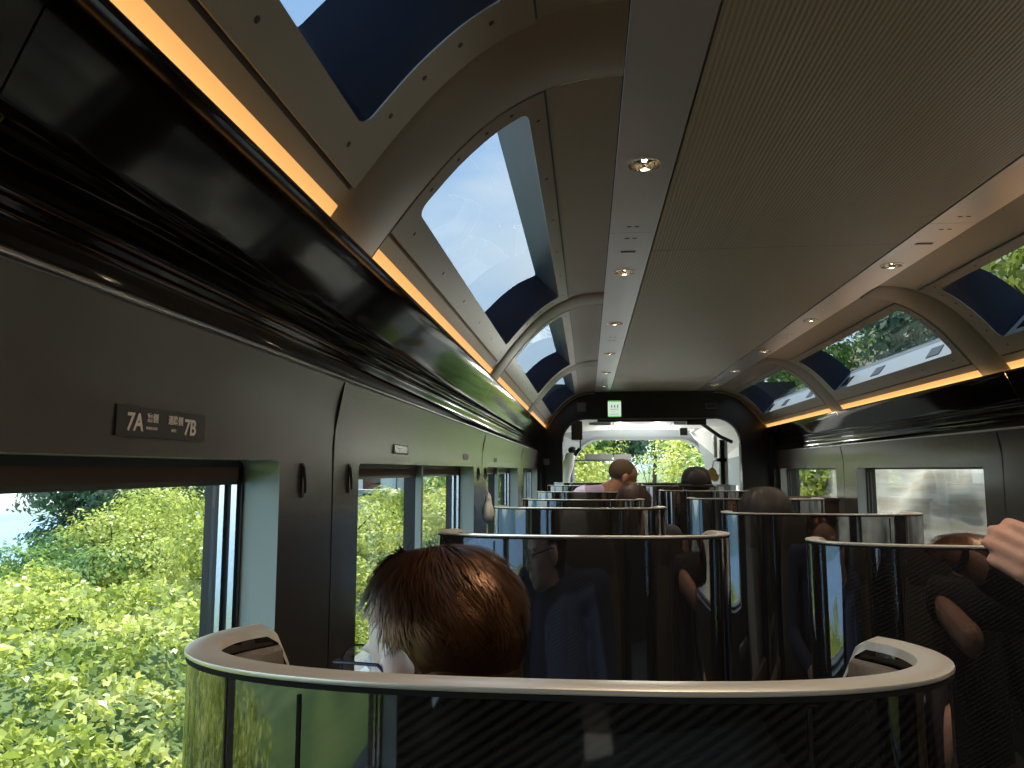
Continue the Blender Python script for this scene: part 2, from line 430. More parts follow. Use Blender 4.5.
for side in (-1, 1):
    for k in range(5):
        a, b_ = BSEG[k] + .0015, BSEG[k+1] - .0015
        prof_sweep(side, BAND, a, b_, 'trim_%d' % tn, 'black_gloss'); tn += 1
        prof_sweep(side, LEDGE, a, b_, 'trim_%d' % tn, 'black_gloss'); tn += 1
    prof_sweep(side, EDGE, -3.2, 8.62, 'trim_%d' % tn, 'bright_metal'); tn += 1
    prof_sweep(side, [(-.470,.438),(-.474,.425),(-.52,.425),(-.60,.42)], -3.2, 8.62, 'trim_%d' % tn, 'rib_metal'); tn += 1
    # led strip in the trough
    x0, x1 = sorted((mx_(side, -.490), mx_(side, -.472)))
    o = MB().box((x0, -3.1, E+.4255), (x1, 8.6, E+.448)).build('cove_light', 'cove_led', smooth=False)
    tag(o, 'long warm amber light strip in the cove under the %s roof windows' % SIDE[side], 'light strip', 'amber cove light strips')

# ================================================================== ceiling
PP = [(.086,.870),(.02,.866),(-.044,.856),(-.093,.8405),(-.139,.820),(-.190,.790),(-.236,.755),(-.292,.703),(-.343,.646),(-.395,.583),(-.446,.514),(-.478,.468),(-.500,.432)]
def cr_spline(P, s):
    i = min(int(s), len(P)-2); t_ = s - i
    p0 = P[max(i-1, 0)]; p1 = P[i]; p2 = P[i+1]; p3 = P[min(i+2, len(P)-1)]
    return tuple(.5*((2*b1) + (-a1+c1)*t_ + (2*a1-5*b1+4*c1-d1)*t_*t_ + (-a1+3*b1-3*c1+d1)*t_**3) for a1, b1, c1, d1 in zip(p0, p1, p2, p3))
def arc(s, off=0.0):      # point on the arched ceiling profile; off>0 goes into the room
    x, z = cr_spline(PP, s)
    if off:
        xa, za = cr_spline(PP, max(s-.05, 0)); xb, zb = cr_spline(PP, min(s+.05, len(PP)-1.001))
        tx, tz = xb-xa, zb-za; L = math.hypot(tx, tz); nx, nz = -tz/L, tx/L
        if nz > 0: nx, nz = -nx, -nz
        x += nx*off; z += nz*off
    return x, z
S0, S1 = 2.95, 9.75            # outer frame of a roof window along the profile
SMAX = len(PP) - 1.001
SKY = [(-3.10, -1.01), (-.74, 1.36), (1.63, 3.72), (4.00, 6.09), (6.37, 8.46)]
def AP(side, s, y, off=0.0):
    x, z = arc(s, off); return (mx_(side, x), y, E + z)

wn_i = 11
for side in (-1, 1):
    for k, (a, b_) in enumerate(SKY):
        ya = -3.2 if k == 0 else (SKY[k-1][1] + a)/2
        yb = 8.62 if k == 4 else (b_ + SKY[k+1][0])/2
        mb = MB(); gp = .006
        def band(s0, s1, y0, y1, ns_):
            mb.grid(lambda u, v: AP(side, s0 + (s1-s0)*u, y0 + (y1-y0)*v), ns_, 2)
        band(0, S0-gp*20, ya, yb, 16); band(S1+gp*20, 10.42, ya, yb, 6)
        band(S0-gp*20, S1+gp*20, ya, a-gp, 36); band(S0-gp*20, S1+gp*20, b_+gp, yb, 36)
        mb.build('ceiling', 'ceiling_skin', kind='structure')
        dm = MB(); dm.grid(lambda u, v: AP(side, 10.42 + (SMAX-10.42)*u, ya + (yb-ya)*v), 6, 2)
        o = dm.build('cove_glow', 'cove_glow')  # lowest ceiling strip glows by itself in place of LED light falling on it
        tag(o, 'self-lit ceiling strip standing in for the amber glow of the %s cove, %s segment from the rear' % (SIDE[side], ordn(k)), 'light strip', 'self-lit cove glow strips')
        # ---- roof window
        ox, oz = arc(6)
        root = empty('window_%d' % wn_i, (mx_(side, ox), (a+b_)/2, E+oz)); root['kind'] = 'structure'; wn_i += 1
        inv = -Vector(root.location)
        def put(mb, name, m, **kk):
            mb.v = [tuple(Vector(p) + inv) for p in mb.v]; return mb.build(name, m, root, **kk)
        fy = .085; IS0, IS1 = S0+.90, S1-.92; ia, ib = a+.060, b_-.112
        # rounded-rectangle outlines in (s, y)
        def rr(s0, s1, y0, y1, rs, ry, n_=5):
            pts = []
            for (cs, cy, a0) in ((s1-rs, y1-ry, 0), (s0+rs, y1-ry, 90), (s0+rs, y0+ry, 180), (s1-rs, y0+ry, 270)):
                for q in range(n_+1):
                    an = math.radians(a0 + 90*q/n_); pts.append((cs + rs*math.cos(an), cy + ry*math.sin(an)))
            out = []
            for i, p in enumerate(pts):
                q = pts[(i+1) % len(pts)]; out.append(p)
                d = max(abs(p[0]-q[0])/.5, abs(p[1]-q[1])/.6)
                for j in range(1, int(d)+1): out.append((p[0]+(q[0]-p[0])*j/(int(d)+1), p[1]+(q[1]-p[1])*j/(int(d)+1)))
            return out
        inner = rr(IS0, IS1, ia, ib, .35, .035)
        cs, cy = (S0+S1)/2, (a+b_)/2
        # outer outline sampled along matching directions: same count by mapping the rounded rect outwards
        outer = []
        for (s, y) in inner:
            us = (s - (IS0+IS1)/2)/((IS1-IS0)/2); uy = (y - (ia+ib)/2)/((ib-ia)/2)
            outer.append((s, y, us, uy))
        def outp(s, y, us, uy):
            if abs(us) > .985 and abs(uy) > .9 or (abs(us) > .9 and abs(uy) > .985): pass
            ss = s; yy = y
            if us > .93: ss = S1
            if us < -.93: ss = S0
            if uy > .965: yy = b_
            if uy < -.965: yy = a
            return ss, yy
        ro = [outp(*q) for q in outer]
        fm = MB()
        # frame: flat plate standing 6 mm proud, with outer edge and inner lip
        fm.loft([[AP(side, s, y, -.004) for s, y in ro], [AP(side, s, y, .006) for s, y in ro], [AP(side, s, y, .006) for s, y in inner], [AP(side, s, y, .003) for s, y in inner]], True, False)
        f_o = put(fm, 'frame', 'frame_metal', auto=30)
        # dark gasket line in the gap around the frame
        gk = MB(); big = [(s + (.35 if s >= S1-.01 else -.35 if s <= S0+.01 else 0), y + (.022 if y >= b_-.001 else -.022 if y <= a+.001 else 0)) for s, y in ro]
        gk.loft([[AP(side, s, y, -.0045) for s, y in big], [AP(side, s, y, -.003) for s, y in ro]], True, False)
        put(gk, 'gasket', 'rubber')
        # reveal going out to the glass
        DX, DZ = -.105, .09
        def OUT(s, y, d):
            x, z = arc(s, .003); fs_ = (s-IS0)/(IS1-IS0); fy_ = (y-(ia+ib)/2)/((ib-ia)/2)
            return (mx_(side, x + DX*d), y - fy_*.07*d, E + z + (DZ + .045*fs_)*d)
        rv = MB(); m_ = len(inner)
        upper = [i for i, (s, y) in enumerate(inner)]
        rv.loft([[OUT(s, y, d) for s, y in inner] for d in (0, .5, 1)], True, False)
        rvo = put(rv, 'reveal', 'navy', auto=50)
        rvo.data.materials.append(M['sill_skylit']); rvo.data.materials.append(M['navy_light'])
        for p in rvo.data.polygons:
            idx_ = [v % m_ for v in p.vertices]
            if all(inner[i][0] > IS1-.06 for i in idx_): p.material_index = 1  # lower face takes the colour with sky light painted in
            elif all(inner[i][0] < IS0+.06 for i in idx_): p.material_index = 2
        tb = MB()                     # dark tabs on the sill
        for ty in (ia+.20, ib-.25, (ia+ib)/2+.1):
            p0 = [OUT(IS1, ty, .15), OUT(IS1, ty+.16, .15), OUT(IS1, ty+.16, .55), OUT(IS1, ty, .55)]
            p1 = [(x, y, z+.006) for x, y, z in p0]; tb.loft([p0, p1])
        put(tb, 'tab', 'rubber', smooth=False)
        gm = MB(); gm.grid(lambda u, v: OUT(IS0 + (IS1-IS0)*u, ia + (ib-ia)*v, 1.0), 14, 2)
        go = put(gm, 'glass', 'roof_glass')
        bm_ = MB(); bm_.grid(lambda u, v: OUT(IS1 + .06, ia + (ib-ia)*v, .92 + .1*u), 1, 2)
        tm = MB(); tm.tube([OUT(IS1-.12, ia+.02, .93), OUT(IS1-.12, ib-.02, .93)], .004); put(tm, 'glazing_bead', 'bright_metal')
        # screws
        sc_ = MB(); mids = (S0+IS0)/2, (S1+IS1)/2
        sp = [(s, y) for s in mids for y in np.linspace(a+.12, b_-.12, 6)] + [(s, y) for y in (a+.03, b_-.067) for s in np.linspace(S0+1.6, S1-1.6, 4)]
        for s, y in sp:
            p = Vector(AP(side, s, y, .0062)); q = Vector(AP(side, s, y, .009)); ax = (q-p).normalized()
            sc_.lathe([(.0001, 0), (.0055, 0), (.0055, .0008), (.003, .0012), (.0001, .0006)], p, ax, 10)
        put(sc_, 'screw_heads', 'rubber')
    # ribs between the bays
    for k in range(4):
        yc = (SKY[k][1] + SKY[k+1][0])/2; h = .115 if k != 1 else .125
        rb = MB(); ss = [i*.25 for i in range(int(SMAX/.25)+1)] + [SMAX]
        prof = [(-h-.012, 0), (-h, .004), (-h+.02, .0075), (h-.008, .0085), (h, .006), (h+.003, 0)]
        rb.loft([[AP(side, s, yc+dy, of) for dy, of in prof] for s in ss], False, False)
        rb.build('trim_%d' % tn, 'rib_metal', kind='structure', auto=40); tn += 1
        bd = MB(); bd.tube([AP(side, s, yc+h-.001, .0065) for s in ss], .0022, 6)
        bd.build('trim_%d' % tn, 'bright_metal' if k > 0 else 'bright_metal', kind='structure'); tn += 1
    # outer roof shell above so that only the windows let light in
    sh = MB()
    sh.grid(lambda u, v: (mx_(side, [.086, -.30, -.30][0] if u < .5 else -.02), -3.2 + 14.9*v, E + (.90 if u < .5 else .96)), 1, 1)
    sh.build('ceiling', 'black_matte', kind='structure')
    sh = MB(); sh.grid(lambda u, v: (mx_(side, -.46 - .32*u), -3.2 + 14.9*v, E + .50 - .06*u), 1, 1)
    sh.build('ceiling', 'black_matte', kind='structure')

# flat ceiling: ribbed centre panels and aluminium strips
CS = [-3.2, -1.62, .71, 3.03, 5.15, 7.3, 8.62]
for k in range(6):
    MB().box((.262, CS[k]+.0025, E+.870), (2*XC-.262, CS[k+1]-.0025, E+.885)).build('ceiling', 'ribbed', kind='structure', smooth=False)
MB().box((.05, -3.2, E+.886), (2*XC-.05, 11.7, E+.93)).build('ceiling', 'black_matte', kind='structure', smooth=False)
DLY = [-1.37, -.20, .97, 2.14, 3.35, 4.55, 5.75, 6.9, 8.0]
STS = [-3.2, -1.85, .45, 2.78, 5.1, 7.43, 8.62]
def in_hole(x, y, holes): return any((x-hx)**2 + (y-hy)**2 < r_*r_ for hx, hy, r_ in holes)
for side in (-1, 1):
    for k in range(6):
        y0, y1 = STS[k]+.001, STS[k+1]-.001; x0, x1 = .090, .256; xc = .170
        bm = bmesh.new()
        mb = MB(); ys = sorted([y for y in DLY if y0 < y < y1])
        # plate made of bands with a circular hole around every lamp
        cuts = [y0]
        for y in ys: cuts += [y-.07, y+.07]
        cuts.append(y1)
        R_ = .042
        for i in range(0, len(cuts), 2):
            mb.add([(x0, cuts[i], 0), (x1, cuts[i], 0), (x1, cuts[i+1], 0), (x0, cuts[i+1], 0)], [(0,1,2,3)])
        for y in ys:
            cir = []; sq = []
            for q in range(32):
                a = 2*PI*(q+.5)/32; c_, s_ = math.cos(a), math.sin(a); cir.append((xc + R_*c_, y + R_*s_, 0))
                hx = (x1-xc) if c_ > 0 else (xc-x0); t_ = min(hx/abs(c_), .07/abs(s_)); sq.append((xc + c_*t_, y + s_*t_, 0))
            for cx_, cy_ in ((x0, y-.07), (x1, y-.07), (x1, y+.07), (x0, y+.07)):
                q = min(range(32), key=lambda i_: (sq[i_][0]-cx_)**2 + (sq[i_][1]-cy_)**2); sq[q] = (cx_, cy_, 0)
            mb.loft([cir, sq], True, False)
        mb.v = [(mx_(side, x), y, E + .868) for x, y, z in mb.v]
        mb.grid(lambda u, v: (mx_(side, x0), y0+(y1-y0)*u, E+.868+.012*v), 1, 1); mb.grid(lambda u, v: (mx_(side, x1), y0+(y1-y0)*u, E+.868+.012*v), 1, 1)
        mb.build('trim_%d' % tn, 'aluminium', kind='structure', smooth=False); tn += 1
        hl = MB()
        for (yy) in (y0+.07, y1-.07):
            for dx in (-.014, .014):
                ring = [(mx_(side, xc+dx) + .0085*math.cos(2*PI*q/14), yy + .004*math.sin(2*PI*q/14), E+.8672) for q in range(14)]
                hl.loft([ring, [(x, y, z+.001) for x, y, z in ring]])
        hl.build('trim_%d' % tn, 'hole', kind='structure', smooth=False); tn += 1
def downlight(loc, label):
    root = empty('downlight', loc, label, 'ceiling light', 'recessed ceiling downlights')
    MB().lathe([(.0355, .002), (.0355, -.003), (.040, -.0035), (.041, -.001), (.041, 0.0)], (0,0,0), (0,0,1), 32).build('trim_ring', 'bright_metal', root)
    MB().lathe([(.0355, 0), (.034, .012), (.028, .025), (.014, .034), (.0001, .036)], (0,0,0), (0,0,1), 32).build('reflector', 'reflector', root)
    MB().sphere((0,0,.018), (.008,.008,.012)).build('bulb', 'bulb', root)
    root.scale = (1.165, 1.165, 1)
    return root
d0 = None
for side in (-1, 1):
    for i, y in enumerate(DLY):
        if y < -.5: continue
        j = DLY.index(y) - 1
        lab = '%s recessed downlight from the rear along the %s aluminium ceiling strip' % (ordn(j), SIDE[side])
        loc = (mx_(side, .170), y, E+.868)
        if d0 is None: d0 = downlight(loc, lab); o = d0
        else: o = copy_tree(d0); o.location = loc; o['label'] = lab
        L = bpy.data.lights.new('downlight_lamp', 'SPOT'); L.energy = 7.0; L.color = (1, .82, .60); L.spot_size = math.radians(110); L.spot_blend = .8; L.shadow_soft_size = .02
        lo = bpy.data.objects.new('downlight_lamp', L); COL.objects.link(lo); lo.parent = o; lo.location = (0, 0, -.012)
# slotted vents in the strips
for side in (-1, 1):
    for i, y in enumerate((.70, 3.03, 7.62)):
        o = empty('ceiling_vent', (mx_(side, .170), y, E+.868), 'small slotted black vent on the %s aluminium strip, %s' % (SIDE[side], ['nearest the camera', 'just ahead of a panel joint', 'farthest away by the cab'][i]), 'vent', 'slotted ceiling vents')
        MB().box((-.030,-.010,-.0012),(.030,.010,-.0004)).build('plate', 'hole', o, smooth=False)
        bb = MB()
        for q in range(7): bb.box((-.030+q*.0095,-.011,-.0035),(-.0275+q*.0095,.011,-.0010))
        bb.build('bars', 'aluminium', o, smooth=False)

# ================================================================== bulkhead and cab
def rrect(x0, x1, z0, z1, r_, n_=8, low=False):
    pts = []
    for (cx_, cz_, a0) in ((x1-r_, z1-r_, 0), (x0+r_, z1-r_, 90)):
        for q in range(n_+1):
            a = math.radians(a0 + 90*q/n_); pts.append((cx_ + r_*math.cos(a), cz_ + r_*math.sin(a)))
    pts += [(x0, z0), (x1, z0)]
    return pts
YB = 8.62
op = rrect(-.28, 1.66, .0, E+.565, .26)
arch = []
for i, (x, z) in enumerate(op):
    arch.append((x, z))
def outer_of(i, x, z):
    return (XC + (x-XC)*1.55, E + .56 + .6 if z > .5 else z)
mb = MB()
ou = []
for x, z in op:
    if z < .01: ou.append((-.8 if x < XC else 2.27, 0))
    else:
        dx = (x-XC)/.97; dz = (z-(E+.30))/.265
        k = max(abs(dx), abs(dz), .01)
        ou.append((XC + dx/k*1.535, E + .30 + dz/k*.66))
mb.loft([[(x, YB, z) for x, z in ou], [(x, YB, z) for x, z in op], [(x, YB+.10, z) for x, z in op], [(x, YB+.10, z) for x, z in ou]], True, False)
mb.build('wall_front', 'bulkhead_black', kind='structure', auto=30)
# silver line and lip round the opening
mb = MB(); mb.tube([(x, YB-.004, z) for x, z in op[:-2]], .008, 8); mb.build('trim_%d' % tn, 'gunmetal', kind='structure'); tn += 1
mb = MB(); mb.tube([(x, YB-.002, z) for x, z in [(1.66, .0), (1.66, 1.0), (1.66, E+.30)]], .012, 8); mb.build('trim_%d' % tn, 'bright_metal', kind='structure'); tn += 1
# arch trim where the black bulkhead meets the ceiling
for side in (-1, 1):
    mb = MB(); mb.tube([AP(side, i*.25, YB-.012, .014) for i in range(int(SMAX/.25))], .010, 8); mb.build('trim_%d' % tn, 'rib_metal', kind='structure'); tn += 1
    MB().box((min(mx_(side,-.60), mx_(side,-.50)), YB-.14, 0), (max(mx_(side,-.60), mx_(side,-.50)), YB, E+.47)).build('wall_front', 'bulkhead_black', kind='structure', smooth=False)

# lit green sign
def z_at(py): return None
sg = empty('lit_sign', (.300, YB-.035, E+.675), 'small lit green and white notice sign on the black bulkhead above the cab opening', 'sign')
MB().box((-.078,0,-.098),(.078,.03,.098)).build('case', 'black_matte', sg, smooth=False)
MB().box((-.072,-.004,-.090),(.072,0,.090)).build('face', 'sign_face', sg, smooth=False)
MB().box((-.072,-.006,.074),(.072,-.004,.090)).build('border', 'sign_green', sg, smooth=False); MB().box((-.072,-.006,-.090),(.072,-.004,-.076)).build('border', 'sign_green', sg, smooth=False)
mb = MB()
for q, x in enumerate((-.030, .003, .036)):      # three tiny figures
    mb.lathe([(.0001, 0), (.006, 0), (.006, .001), (.0001, .001)], (x, -.0050, .042), (0, -1, 0), 12)
    mb.box((x-.007, -.006, .018), (x+.007, -.004, .034)); mb.box((x-.003, -.006, .006), (x+.003, -.004, .018))
mb.build('pictograms', 'sign_ink', sg, smooth=False)
mb = MB(); mb.box((-.050,-.006,-.008),(.045,-.004,-.003)); mb.box((-.052,-.006,-.062),(.050,-.004,-.056)); mb.box((-.04,-.006,-.03),(.02,-.004,-.027)); mb.build('text_lines', 'sign_ink', sg, smooth=False)
def wall_box(x, z, w, h, d, name, m, label, cat, extra=None):
    o = empty(name, (x, YB, z), label, cat)
    MB().box((-w/2,-d,-h/2),(w/2,0,h/2)).build('housing', m, o, smooth=False)
    MB().box((-w/2+.008,-d-.003,-h/2+.008),(w/2-.008,-d,h/2-.008)).build('face', extra or 'rubber', o, smooth=False)
    return o
wall_box(-.065, E+.70, .10, .10, .015, 'notice_plate', 'gunmetal', 'small square grey plate on the black bulkhead left of the lit sign', 'plate', 'matt_grey')
wall_box(1.36, E+.70, .12, .06, .03, 'sensor', 'matt_grey', 'small dark grey sensor box on the upper right of the black bulkhead', 'sensor')
wall_box(-.46, E+.09, .07, .07, .012, 'switch_plate', 'gunmetal', 'small grey plate low on the left side of the black bulkhead', 'plate', 'matt_grey')

# cab room
YW = 11.55
ws = rrect(-.20, 1.72, .95, E+.44, .42, 12)
mb = MB()
cabout = []
for x, z in ws:
    if z < .96: cabout.append((-.62 if x < XC else 2.09, .95))
    else:
        dx = (x-XC)/.96; dz = (z-(E+.0))/.44; k = max(abs(dx), abs(dz), .01); cabout.append((XC + dx/k*1.36, E + dz/k*.64))
mb.loft([[(x, YW-.28, z) for x, z in cabout], [(x, YW, z) for x, z in ws], [(x, YW+.05, z) for x, z in ws]], True, False)
mb.build('wall_front', 'cab_grey', kind='structure')
mb = MB(); mb.loft([[(x, YW-.01, z) for x, z in ws], [(XC+(x-XC)*1.03, YW-.06, E+(z-E)*1.05) for x, z in ws]], True, False); mb.build('trim_%d' % tn, 'cab_grey', kind='structure'); tn += 1
MB().box((-.7, YW-.30, 0), (2.15, YW+.05, .95)).build('wall_front', 'cab_grey', kind='structure', smooth=False)
w_ = empty('window_21', (XC, YW, .95)); w_['kind'] = 'structure'
mb = MB(); mb.add([(x-XC, .02, z-.95) for x, z in ws], [tuple(range(len(ws)))]); mb.build('glass', 'glass', w_, smooth=False)
# cab ceiling, sloping down to the windshield in three panels, white
for (xa, xb) in ((-.72, .34), (.35, 1.11), (1.12, 2.2)):
    mb = MB(); mb.grid(lambda u, v: (xa+(xb-xa)*u, YB+.10 + (YW-.28-YB-.10)*v, E + .60 + .085*(1-abs(2*(xa+(xb-xa)*u-XC)/2.9)**2) - .10*v), 4, 4)
    mb.build('ceiling', 'cab_white', kind='structure')
MB().box((-.8, YB+.1, E+.72), (2.3, YW+.05, E+.76)).build('ceiling', 'black_matte', kind='structure', smooth=False)
for x in (-.68, 2.14):           # cab side walls, each with a side window
    mb = MB()
    mb.box((x-.03, YB+.1, 0), (x+.03, YW, .85)); mb.box((x-.03, YB+.1, E+.42), (x+.03, YW, E+.7)); mb.box((x-.03, YB+.1, .85), (x+.03, YB+.45, E+.42)); mb.box((x-.03, YW-.5, .85), (x+.03, YW, E+.42))
    mb.build('wall_left' if x < 0 else 'wall_right', 'cab_white' if x > 0 else 'cab_grey', kind='structure', smooth=False)
    w_ = empty('window_%d' % (22 if x < 0 else 23), (x, 10.1, .85)); w_['kind'] = 'structure'
    MB().box((-.005, -1.03, 0), (.005, .95, E+.42-.85)).build('glass', 'glass', w_, smooth=False)
for i, (x, lb) in enumerate(((.16, 'left'), (1.25, 'right'))):
    o = empty('air_slot', (x, 10.1, E+.605), 'long dark air slot in the white cab ceiling, %s one' % lb, 'vent', 'air slots in the cab ceiling')
    MB().box((-.14,-.03,-.02),(.14,.03,.03)).build('frame', 'cab_grey', o, smooth=False); MB().box((-.12,-.018,-.023),(.12,.018,-.019)).build('slot', 'rubber', o, smooth=False)
for i, (x, y, z, lb) in enumerate(((1.33, 10.9, E+.53, 'above the windshield'), (1.80, 10.9, E+.35, 'on the sloping white panel at right'))):
    o = empty('square_speaker', (x, y, z), 'small square black speaker %s in the cab' % lb, 'speaker', 'square speakers in the cab')
    MB().box((-.045,-.03,-.045),(.045,.02,.045)).build('grille', 'rubber', o, smooth=False); MB().box((-.052,-.02,-.052),(.052,.03,.052)).build('surround', 'matt_grey', o, smooth=False)
# faceted white and grey linings on the right of the cab
mb = MB(); mb.loft([[(1.42,10.95,E+.52),(2.08,9.6,E+.50),(2.08,9.9,E+.22),(1.84,11.0,E+.13),(1.50,11.1,E+.44)], [(1.46,11.15,E+.60),(2.12,9.7,E+.60),(2.12,10.0,E+.25),(1.9,11.2,E+.15),(1.56,11.25,E+.48)]])
mb.build('wall_right', 'cab_white', smooth=False, kind='structure')
mb = MB(); mb.loft([[(1.56,11.2,E+.40),(1.84,10.98,E+.16),(1.84,11.0,E-.05),(1.70,11.2,E-.10)], [(1.60,11.3,E+.42),(1.95,11.2,E+.18),(1.95,11.2,E-.08),(1.74,11.3,E-.12)]])
mb.build('wall_right', 'cab_grey', smooth=False, kind='structure')
mb = MB(); mb.loft([[(1.84,10.98,E+.16),(2.08,10.0,E+.26),(2.08,10.0,E-.2),(1.84,11.0,E-.2)], [(1.90,11.1,E+.16),(2.1,10.1,E+.26),(2.1,10.1,E-.2),(1.9,11.1,E-.2)]])
mb.build('wall_right', 'cab_grey', smooth=False, kind='structure')
for i, x in enumerate((.47, .98)):
    o = empty('ceiling_dome', (x, 10.9, E+.60), 'small round dome with an added light on the white cab ceiling above the windshield, %s one' % ('left', 'right')[i], 'ceiling light', 'domes with added light in the cab')
    MB().lathe([(.060,.0),(.060,-.012),(.052,-.016),(.050,-.010)], (0,0,0), (0,0,1), 24).build('ring', 'gunmetal', o)
    MB().lathe([(.050,-.010),(.042,-.024),(.022,-.032),(.0001,-.034)], (0,0,0), (0,0,1), 24).build('lens', 'dome_glow', o)
    L = bpy.data.lights.new('dome_fill', 'POINT'); L.energy = 9.0; L.shadow_soft_size = .05; L.color = (1, .98, .93)  # point light added under each dome to brighten the dim cab
    lo = bpy.data.objects.new('dome_fill', L); COL.objects.link(lo); lo.parent = o; lo.location = (0, 0, -.10)
# equipment in the cab
o = empty('equipment_rack', (1.56, 9.5, 0), 'tall black equipment rack with pale panels inside the cab opening at right', 'rack')
mb = MB(); mb.box((.02,-.05,.0),(.07,.05,E+.36)); mb.box((-.02,-.05,E+.10),(.09,.05,E+.14)); mb.build('frame', 'rubber', o, smooth=False)
mb = MB(); mb.box((-.05,-.03,E+.15),(-.01,.05,E+.42)); mb.box((.075,-.03,.5),(.11,.05,E+.36)); mb.build('panel', 'cab_white', o, smooth=False)
o = empty('cloth_bag', (1.47, 9.4, 1.19), 'small yellow cloth bag hanging beside the black rack in the cab', 'bag')
mb = MB(); mb.sphere((0,0,.12), (.055,.04,.07)); mb.sphere((.03,0,.07), (.05,.035,.05)); mb.build('pouch', 'yellow_cloth', o, remesh=.008)
mb = MB(); mb.tube([(0,0,.17),(.02,0,.26),(.06,0,.28)], .006, 6); mb.build('strap', 'yellow_cloth', o)
o = empty('storage_box', (1.52, 9.4, .0), 'pale green box standing in the cab below the yellow bag', 'box')
MB().box((-.11,-.12,0),(.14,.1,1.18)).build('body', 'cab_grey', o, smooth=False); MB().box((.0,-.13,.2),(.06,-.119,1.16)).build('front_panel', 'cab_white', o, smooth=False)
o = empty('hanging_monitor', (-.125, 9.1, E+.33), 'dark box monitor hanging from the cab ceiling at upper left', 'monitor')
MB().box((-.065,-.05,.02),(.065,.06,.24)).build('case', 'leather', o, smooth=False); MB().tube([(0,0,.24),(0,0,.30)], .012).build('bracket', 'rubber', o)
mb = MB(); mb.tube([(.04,0,.02),(.04,0,-.10)], .008); mb.tube([(.03,0,-.08),(-.03,0,-.16)], .02); mb.build('handle', 'rubber', o)
o = empty('overhead_rail', (XC, 9.0, E+.555), 'black overhead rail with small fittings across the top of the cab opening', 'rail')
MB().box((-.62,-.02,0),(.52,.02,.03)).build('bar', 'rubber', o, smooth=False)
MB().box((.40,-.02,-.04),(.62,.02,.035)).build('fitting', 'rubber', o, smooth=False)
mb = MB(); mb.tube([(.55,0,-.01),(.82,.3,-.16),(.98,.45,-.22)], .022); mb.build('arm', 'rubber', o)
o = empty('left_curtain_roll', (-.33, 10.6, .9), 'pale grey rolled blind standing at the left edge of the cab windshield', 'blind')
o.name = 'rolled_blind'
mb = MB(); mb.loft([[( .07*math.cos(2*PI*q/14)*(1+.15*math.sin(k*1.3)) + .10*(k/8)**2, .07*math.sin(2*PI*q/14), k*.085) for q in range(14)] for k in range(9)]); mb.build('cloth', 'cab_white', o)
MB().sphere((.12,0,.72), (.06,.05,.05)).build('knob', 'rubber', o)
o = empty('sun_visor', (-.05, 11.35, E+.14), 'dark wide sun visor hanging in front of the left of the windshield', 'visor')
MB().box((0,0,.01),(.40,.012,.09)).build('flap', 'matt_grey', o, smooth=False); MB().box((.43,0,.01),(.68,.012,.09)).build('flap', 'matt_grey', o, smooth=False); MB().tube([(-.14,0,0),(.68,0,0)], .010).build('rod', 'rubber', o)
o = empty('driver_console', (XC, 10.9, 0), 'light grey driver console across the front of the cab below the windshield', 'console')
mb = MB(); mb.loft([[(x,-.35,0),(x,-.35,.85),(x,-.1,1.02),(x,.28,1.06),(x,.28,0)] for x in (-1.1,1.1)]); mb.build('desk', 'desk_grey', o, smooth=False)
MB().box((-.7,-.12,1.0),(-.25,-.02,1.12)).build('display', 'black_gloss', o, smooth=False); MB().box((.2,-.12,1.0),(.65,-.02,1.12)).build('display', 'black_gloss', o, smooth=False)

# low brown cabinet by the right wall
o = empty('low_cabinet', (1.80, 6.62, 0), 'low dark brown cabinet against the right wall below the far window', 'cabinet')
MB().box((-.20,-.22,.04),(.18,.22,E-.245)).build('body', 'wood_brown', o, smooth=False)
MB().box((-.215,-.235,E-.245),(.19,.235,E-.222)).build('top', 'wood_brown', o, smooth=False)
MB().box((-.19,-.228,.10),(.17,-.219,E-.30)).build('door', 'wood_brown', o, smooth=False)
MB().box((.10,-.24,.6),(.115,-.227,.75)).build('handle', 'gunmetal', o, smooth=False)

# ================================================================== seat sign and wall fittings
def text(body, size, loc, rot, name, parent, m='sign_letters', align='LEFT', shear=0.0, bold=0.0, sx=1.0):
    c = bpy.data.curves.new(name, 'FONT'); c.body = body; c.size = size; c.align_x = align; c.extrude = .0003; c.shear = shear; c.offset = bold
    o = bpy.data.objects.new(name, c); COL.objects.link(o); o.data.materials.append(M[m]); o.parent = parent
    o.location = loc; o.rotation_euler = rot; o.scale = (sx, 1, 1)
    bpy.context.view_layer.update()
    me = bpy.data.meshes.new_from_object(o.evaluated_get(bpy.context.evaluated_depsgraph_get())); me.name = name
    n_o = bpy.data.objects.new(name, me); COL.objects.link(n_o); n_o.parent = parent; n_o.location = loc; n_o.rotation_euler = rot
    if not me.materials: me.materials.append(M[m])
    bpy.data.objects.remove(o); n_o.name = name; return n_o
sp = empty('seat_sign', (-.5505, .952, E+.058), 'dark seat number sign reading 7A and 7B on the left wall above the nearest window', 'sign')
MB().box((0,-.105,-.0175),(.0035,.105,.0195)).build('plate', 'sign_plate', sp, smooth=False)
RX = (PI/2, 0, PI/2)
text('7A', .030, (.0038, -.086, -.010), RX, 'seat_number', sp, bold=.0006, shear=.1)
text('窓側', .0125, (.0038, -.042, .0025), RX, 'japanese_text', sp, bold=.0002)
text('WINDOW', .0055, (.0038, -.044, -.008), RX, 'english_text', sp)
text('通路側', .0125, (.0038, .006, .0025), RX, 'japanese_text', sp, bold=.0002)
text('AISLE', .0055, (.0038, .014, -.008), RX, 'english_text', sp)
text('7B', .030, (.0038, .046, -.010), RX, 'seat_number', sp, bold=.0006, shear=.1)
